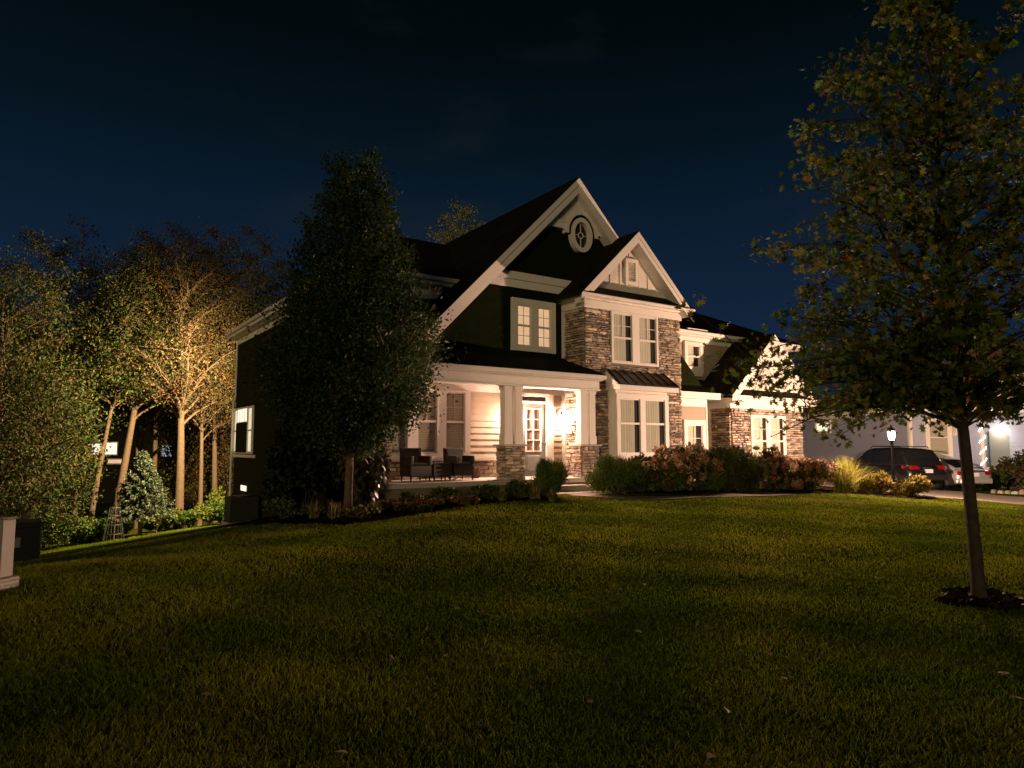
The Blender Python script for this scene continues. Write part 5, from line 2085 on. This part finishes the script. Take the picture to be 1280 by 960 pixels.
for u in (2.2, 6.9):
    m = MB()
    m.fbox(ff, u - .07, u + .07, .55, 1.68, .02, .12)
    m.fprism(Frame(ff(u - .06, 0, 0), (-FW[0], -FW[1], 0), (RT[0], RT[1], 0)), [(.08, .62), (.2, .62), (.62, 1.56), (.62, 1.68), (.5, 1.68), (.08, .80)], -.0, .12)
    m.fprism(Frame(ff(u - .06, 0, 0), (-FW[0], -FW[1], 0), (RT[0], RT[1], 0)), [(.08, 1.56), (.64, 1.56), (.64, 1.70), (.08, 1.70)], 0, .12)
    m.build('eave_bracket', 'trim', nb)
POSTS = [(3.0, .9), (5.75, .9), (7.2, .9)]
for k, (u, d) in enumerate(POSTS):
    c = ff(u, 0, d)
    m = MB()
    m.tube([(c[0], c[1], -2.1), (c[0], c[1], EZ - .1)], .10, 10)
    m.fbox(ff, u - .16, u + .16, -2.1, -1.0, d - .16, d + .16)
    po_ = m.build('porch_post', 'trim', nb)
    m = MB()
    for i in range(44):
        a = i * .9
        z = -1.6 + i * .078
        m.lathe((c[0] + .12 * math.cos(a), c[1] + .12 * math.sin(a), z), [(.002, -.03), (.03, 0), (.002, .03)], 6)
    m.build('string_light', emit_mat('fairy_light', (.98, .93, .95), 9.0), po_)
m = MB()
m.fbox(ff, 2.7, 7.5, EZ - .16, EZ + .1, .75, 1.05)
m.build('porch_beam', 'trim', nb)
m = MB()
m.fbox(ff, 2.5, 7.8, -2.3, -1.7, .0, 1.4)
m.build('porch_slab', 'concrete', nb)
NL = ff(4.55, .72, .50)
m = MB()
m.lathe(NL, [(.03, -.12), (.07, -.10), (.09, .10), (.04, .16), (.02, .30)], 8)
m.build('porch_lantern', 'frost', nb)
NL2 = ff(9.6, .9, .35)
m = MB()
m.lathe(NL2, [(.04, -.12), (.09, -.10), (.11, .10), (.04, .18)], 8)
m.build('wall_lantern', mat('opal_glass', (.8, .78, .72), .3), nb)
# ---- things before the neighbour's house
x, y = az(1193, 33.2)
bush('garden_shrub', 'round light green shrub below the neighbour window', 'shrub', 'shrubs before the neighbour house', x, y, .75, 1.5, 1500, .13, [(.09, .12, .02), (.07, .10, .02)], 500, lumps=7)
x, y = az(1241, 30.5)
bush('garden_shrub', 'small dark green shrub in front of the neighbour porch', 'shrub', 'shrubs before the neighbour house', x, y, .55, .95, 1500, .11, [(.03, .05, .012)], 501, lumps=7)
x, y = az(1262, 31.0)
bush('garden_shrub', 'tall dark bushy shrub at the right picture edge', 'shrub', 'shrubs before the neighbour house', x, y, 1.0, 1.9, 2600, .15, [(.05, .055, .015), (.06, .045, .015)], 502, lumps=9)
x, y = az(1222, 31.0)
zb = gz(x, y)
t = empty('garden_bin', (x, y, zb), .3, 'bright green wheeled bin before the neighbour porch', 'bin')
gm = mat('green_plastic', (.02, .20, .09), .45, var=.1)
m = MB()
m.hexa([(-.25, -.28, .08), (.25, -.28, .08), (.25, .28, .08), (-.25, .28, .08), (-.31, -.36, 1.0), (.31, -.36, 1.0), (.31, .36, 1.0), (-.31, .36, 1.0)])
m.build('bin_body', gm, t, local=True, bevel=.02)
m = MB()
m.box(-.34, .34, -.40, .38, 1.0, 1.07)
m.tube([(-.3, .42, 1.0), (.3, .42, 1.0)], .02, 6)
m.build('lid', gm, t, local=True, bevel=.02)
for s in (-1, 1):
    m = MB()
    m.lathe((s * .25, .26, .11), [(.11, 0), (.11, .05)], 16, (s, 0, 0))
    m.build('wheel', rub, t, local=True)
t.scale = (.62, .62, .62)
# low stone edging
rr5 = random.Random(4)
for k in range(9):
    x, y = az(1236 + k * 9, 29.6 - k * .12)
    m = MB()
    m.cur = tuple(c * rr5.uniform(.8, 1.4) for c in rr5.choice(STONES))
    z = gz(x, y)
    w, d, hh = rr5.uniform(.12, .17), rr5.uniform(.10, .14), rr5.uniform(.12, .22)
    m.hexa([(x - w, y - d, z - .05), (x + w, y - d * .9, z - .05), (x + w * .9, y + d, z - .05), (x - w, y + d, z - .05), (x - w * .8, y - d * .7, z + hh), (x + w * .7, y - d * .8, z + hh * .9), (x + w * .75, y + d * .7, z + hh), (x - w * .7, y + d * .8, z + hh * .85)])
    tag(m.build('edging_stone', 'stone', bevel=.03), 'small rough stone in the row edging the neighbour bed', 'stone', 'stones edging the neighbour bed')

# ---- house beyond the woods, only its lit windows showing
fx, fy = az(150, 66)
fh = empty('distant_house', (fx, fy, gz(fx, fy)), 0, 'distant house glimpsed through the woods by its lit windows', 'house')
fd = Frame((fx, fy, 0), Rv, (-FW[0], -FW[1], 0))
m = MB()
m.fprism(fd, [(-6, -7), (9, -7), (9, 2), (-6, 2)], -6, 0)
m.build('wall', 'darkside', fh)
m = MB()
slab(m, [fd(-6.5, 2, .5), fd(9.5, 2, .5), fd(9.5, 4.5, -3), fd(-6.5, 4.5, -3)], .2)
slab(m, [fd(-6.5, 2, -6.5), fd(9.5, 2, -6.5), fd(9.5, 4.5, -3), fd(-6.5, 4.5, -3)], .2)
m.build('roof', 'roof', fh)
for (a, b, c, d, mm) in ((-2.5, -1.4, -.75, .25, 'litcool'), (-1.2, -.1, -.75, .35, 'litcool'), (-.9, .6, -1.6, -1.25, 'lit'), (4.2, 5.1, -.95, .05, 'far')):
    if mm == 'far':
        mm = emit_mat('cool_lit_window', (.75, .85, 1.0), .9, True)
    m = MB()
    m.fbox(fd, a - .1, b + .1, c - .1, c, .0, .08)
    m.fbox(fd, a - .1, b + .1, d, d + .1, .0, .08)
    m.fbox(fd, a - .1, a, c, d, .0, .08)
    m.fbox(fd, b, b + .1, c, d, .0, .08)
    wo = m.build('window', 'trim', fh)
    m = MB()
    m.add([fd(a, c, .04), fd(b, c, .04), fd(b, d, .04), fd(a, d, .04)], [(0, 1, 2, 3)])
    m.build('lit_interior', mm, wo)

# ================================================================== LIGHT
def lamp(name, loc, energy, color, radius=.06, falloff=None, kind='POINT', smooth=0.0, mix=(0, 1, 0)):
    l = bpy.data.lights.new(name, kind)
    l.energy = energy
    l.color = color
    l.shadow_soft_size = radius
    if falloff:
        l.use_nodes = True
        nt = l.node_tree
        em = nt.nodes.get('Emission')
        fo_ = nt.nodes.new('ShaderNodeLightFalloff')
        fo_.inputs['Strength'].default_value = 1.0
        fo_.inputs['Smooth'].default_value = smooth
        if falloff == 'Mix':
            mm = nt.nodes.new('ShaderNodeMath')
            mm.operation = 'MULTIPLY_ADD'
            m2 = nt.nodes.new('ShaderNodeMath')
            m2.operation = 'MULTIPLY_ADD'
            m3 = nt.nodes.new('ShaderNodeMath')
            m3.operation = 'MULTIPLY'
            k_c, k_l, k_q = mix
            mm.inputs[1].default_value = k_c
            m2.inputs[1].default_value = k_l
            m3.inputs[1].default_value = k_q
            nt.links.new(fo_.outputs['Constant'], mm.inputs[0])
            nt.links.new(fo_.outputs['Linear'], m2.inputs[0])
            nt.links.new(fo_.outputs['Quadratic'], m3.inputs[0])
            nt.links.new(m3.outputs['Value'], m2.inputs[2])
            nt.links.new(m2.outputs['Value'], mm.inputs[2])
            nt.links.new(mm.outputs['Value'], em.inputs['Strength'])
        else:
            nt.links.new(fo_.outputs[falloff], em.inputs['Strength'])
    o = bpy.data.objects.new(name, l)
    col.objects.link(o)
    o.location = loc
    return o


WARM = (1.0, .64, .36)
lamp('post_lamp_light', (LX, LY, HL), 520, (1.0, .61, .42), .06, 'Mix', mix=(.042, .76, 2.6))
for c in LANTERNS:
    lamp('lantern_light', c, 310, (1.0, .58, .43), .05, 'Mix', mix=(0, .52, .85))
fl_ = lamp('flood_light', (7.40, 32.72, 3.84), 23000, (1.0, .77, .40), .06, None, 'SPOT')
fl_.data.spot_size = R_(160)
fl_.data.spot_blend = 1.0
fl_.rotation_euler = Vector((-.55, 1, -.52)).to_track_quat('-Z', 'Y').to_euler()
fl2 = lamp('flood_light_back', (19.48, 32.74, 2.54), 9000, (1.0, .82, .40), .06, None, 'SPOT')
fl2.data.spot_size = R_(80)
fl2.data.spot_blend = 1.0
fl2.rotation_euler = Vector((.35, 1, .75)).to_track_quat('-Z', 'Y').to_euler()
lamp('neighbour_porch_light', NL, 55, (1.0, .78, .66), .14)
lamp('string_light_glow', ff(5.0, .3, 1.5), 25, (.95, .9, 1.0), .3)

sun = bpy.data.lights.new('street_light_sun', 'SUN')
sun.energy = .8
sun.color = (1.0, .74, .40)
sun.angle = R_(12)
so = bpy.data.objects.new('street_light_sun', sun)
col.objects.link(so)
sd_ = Vector((.72, .68, -.12))
so.rotation_euler = sd_.to_track_quat('-Z', 'Y').to_euler()

# night sky: last blue near the horizon, almost black overhead, thin dim cloud
w = bpy.data.worlds.new('World')
scene.world = w
w.use_nodes = True
nt = w.node_tree
nt.nodes.clear()
out = nt.nodes.new('ShaderNodeOutputWorld')
bg = nt.nodes.new('ShaderNodeBackground')
tc = nt.nodes.new('ShaderNodeTexCoord')
sx = nt.nodes.new('ShaderNodeSeparateXYZ')
nt.links.new(tc.outputs['Generated'], sx.inputs['Vector'])
rp = nt.nodes.new('ShaderNodeValToRGB')
cr = rp.color_ramp
cr.elements[0].position = 0.0
cr.elements[0].color = (.0068, .0195, .050, 1)
cr.elements[1].position = 1.0
cr.elements[1].color = (.0003, .0012, .0012, 1)
for p, c in ((.16, (.0060, .0175, .045)), (.28, (.0038, .0125, .030)), (.40, (.0016, .0066, .0125)), (.52, (.0006, .0028, .0036))):
    e = cr.elements.new(p)
    e.color = c + (1,)
nt.links.new(sx.outputs['Z'], rp.inputs['Fac'])
nz = nt.nodes.new('ShaderNodeTexNoise')
nz.inputs['Scale'].default_value = 2.6
nz.inputs['Detail'].default_value = 6
mp = nt.nodes.new('ShaderNodeMapping')
mp.inputs['Scale'].default_value = (1, 1, 3.5)
nt.links.new(tc.outputs['Generated'], mp.inputs['Vector'])
nt.links.new(mp.outputs['Vector'], nz.inputs['Vector'])
mr = nt.nodes.new('ShaderNodeMapRange')
mr.inputs['From Min'].default_value = .52
mr.inputs['From Max'].default_value = .8
mr.inputs['To Max'].default_value = .75
nt.links.new(nz.outputs['Fac'], mr.inputs['Value'])
mx = nt.nodes.new('ShaderNodeMix')
mx.data_type = 'RGBA'
mx.inputs['B'].default_value = (.010, .014, .018, 1)
nt.links.new(mr.outputs['Result'], mx.inputs['Factor'])
nt.links.new(rp.outputs['Color'], mx.inputs['A'])
# the Nishita sky with the sun far below the horizon adds the last glow of dusk
sky = nt.nodes.new('ShaderNodeTexSky')
sky.sky_type = 'NISHITA'
sky.sun_disc = False
sky.sun_elevation = R_(-5)
sky.sun_rotation = R_(0)
ad = nt.nodes.new('ShaderNodeMix')
ad.data_type = 'RGBA'
ad.blend_type = 'ADD'
ad.inputs['Factor'].default_value = .02
nt.links.new(mx.outputs['Result'], ad.inputs['A'])
nt.links.new(sky.outputs['Color'], ad.inputs['B'])
nt.links.new(ad.outputs['Result'], bg.inputs['Color'])
bg.inputs['Strength'].default_value = 1.0
nt.links.new(bg.outputs['Background'], out.inputs['Surface'])

scene.view_settings.view_transform = 'Standard'
scene.view_settings.look = 'None'
scene.view_settings.exposure = 0
scene.view_settings.gamma = 1
scene.view_settings.use_curve_mapping = False
scene.render.engine = 'CYCLES'
cy = scene.cycles
cy.max_bounces = 6
cy.diffuse_bounces = 4
cy.glossy_bounces = 3
cy.transparent_max_bounces = 8
cy.transmission_bounces = 3
cy.caustics_reflective = False
cy.caustics_refractive = False
cy.sample_clamp_indirect = 3
cy.use_denoising = True
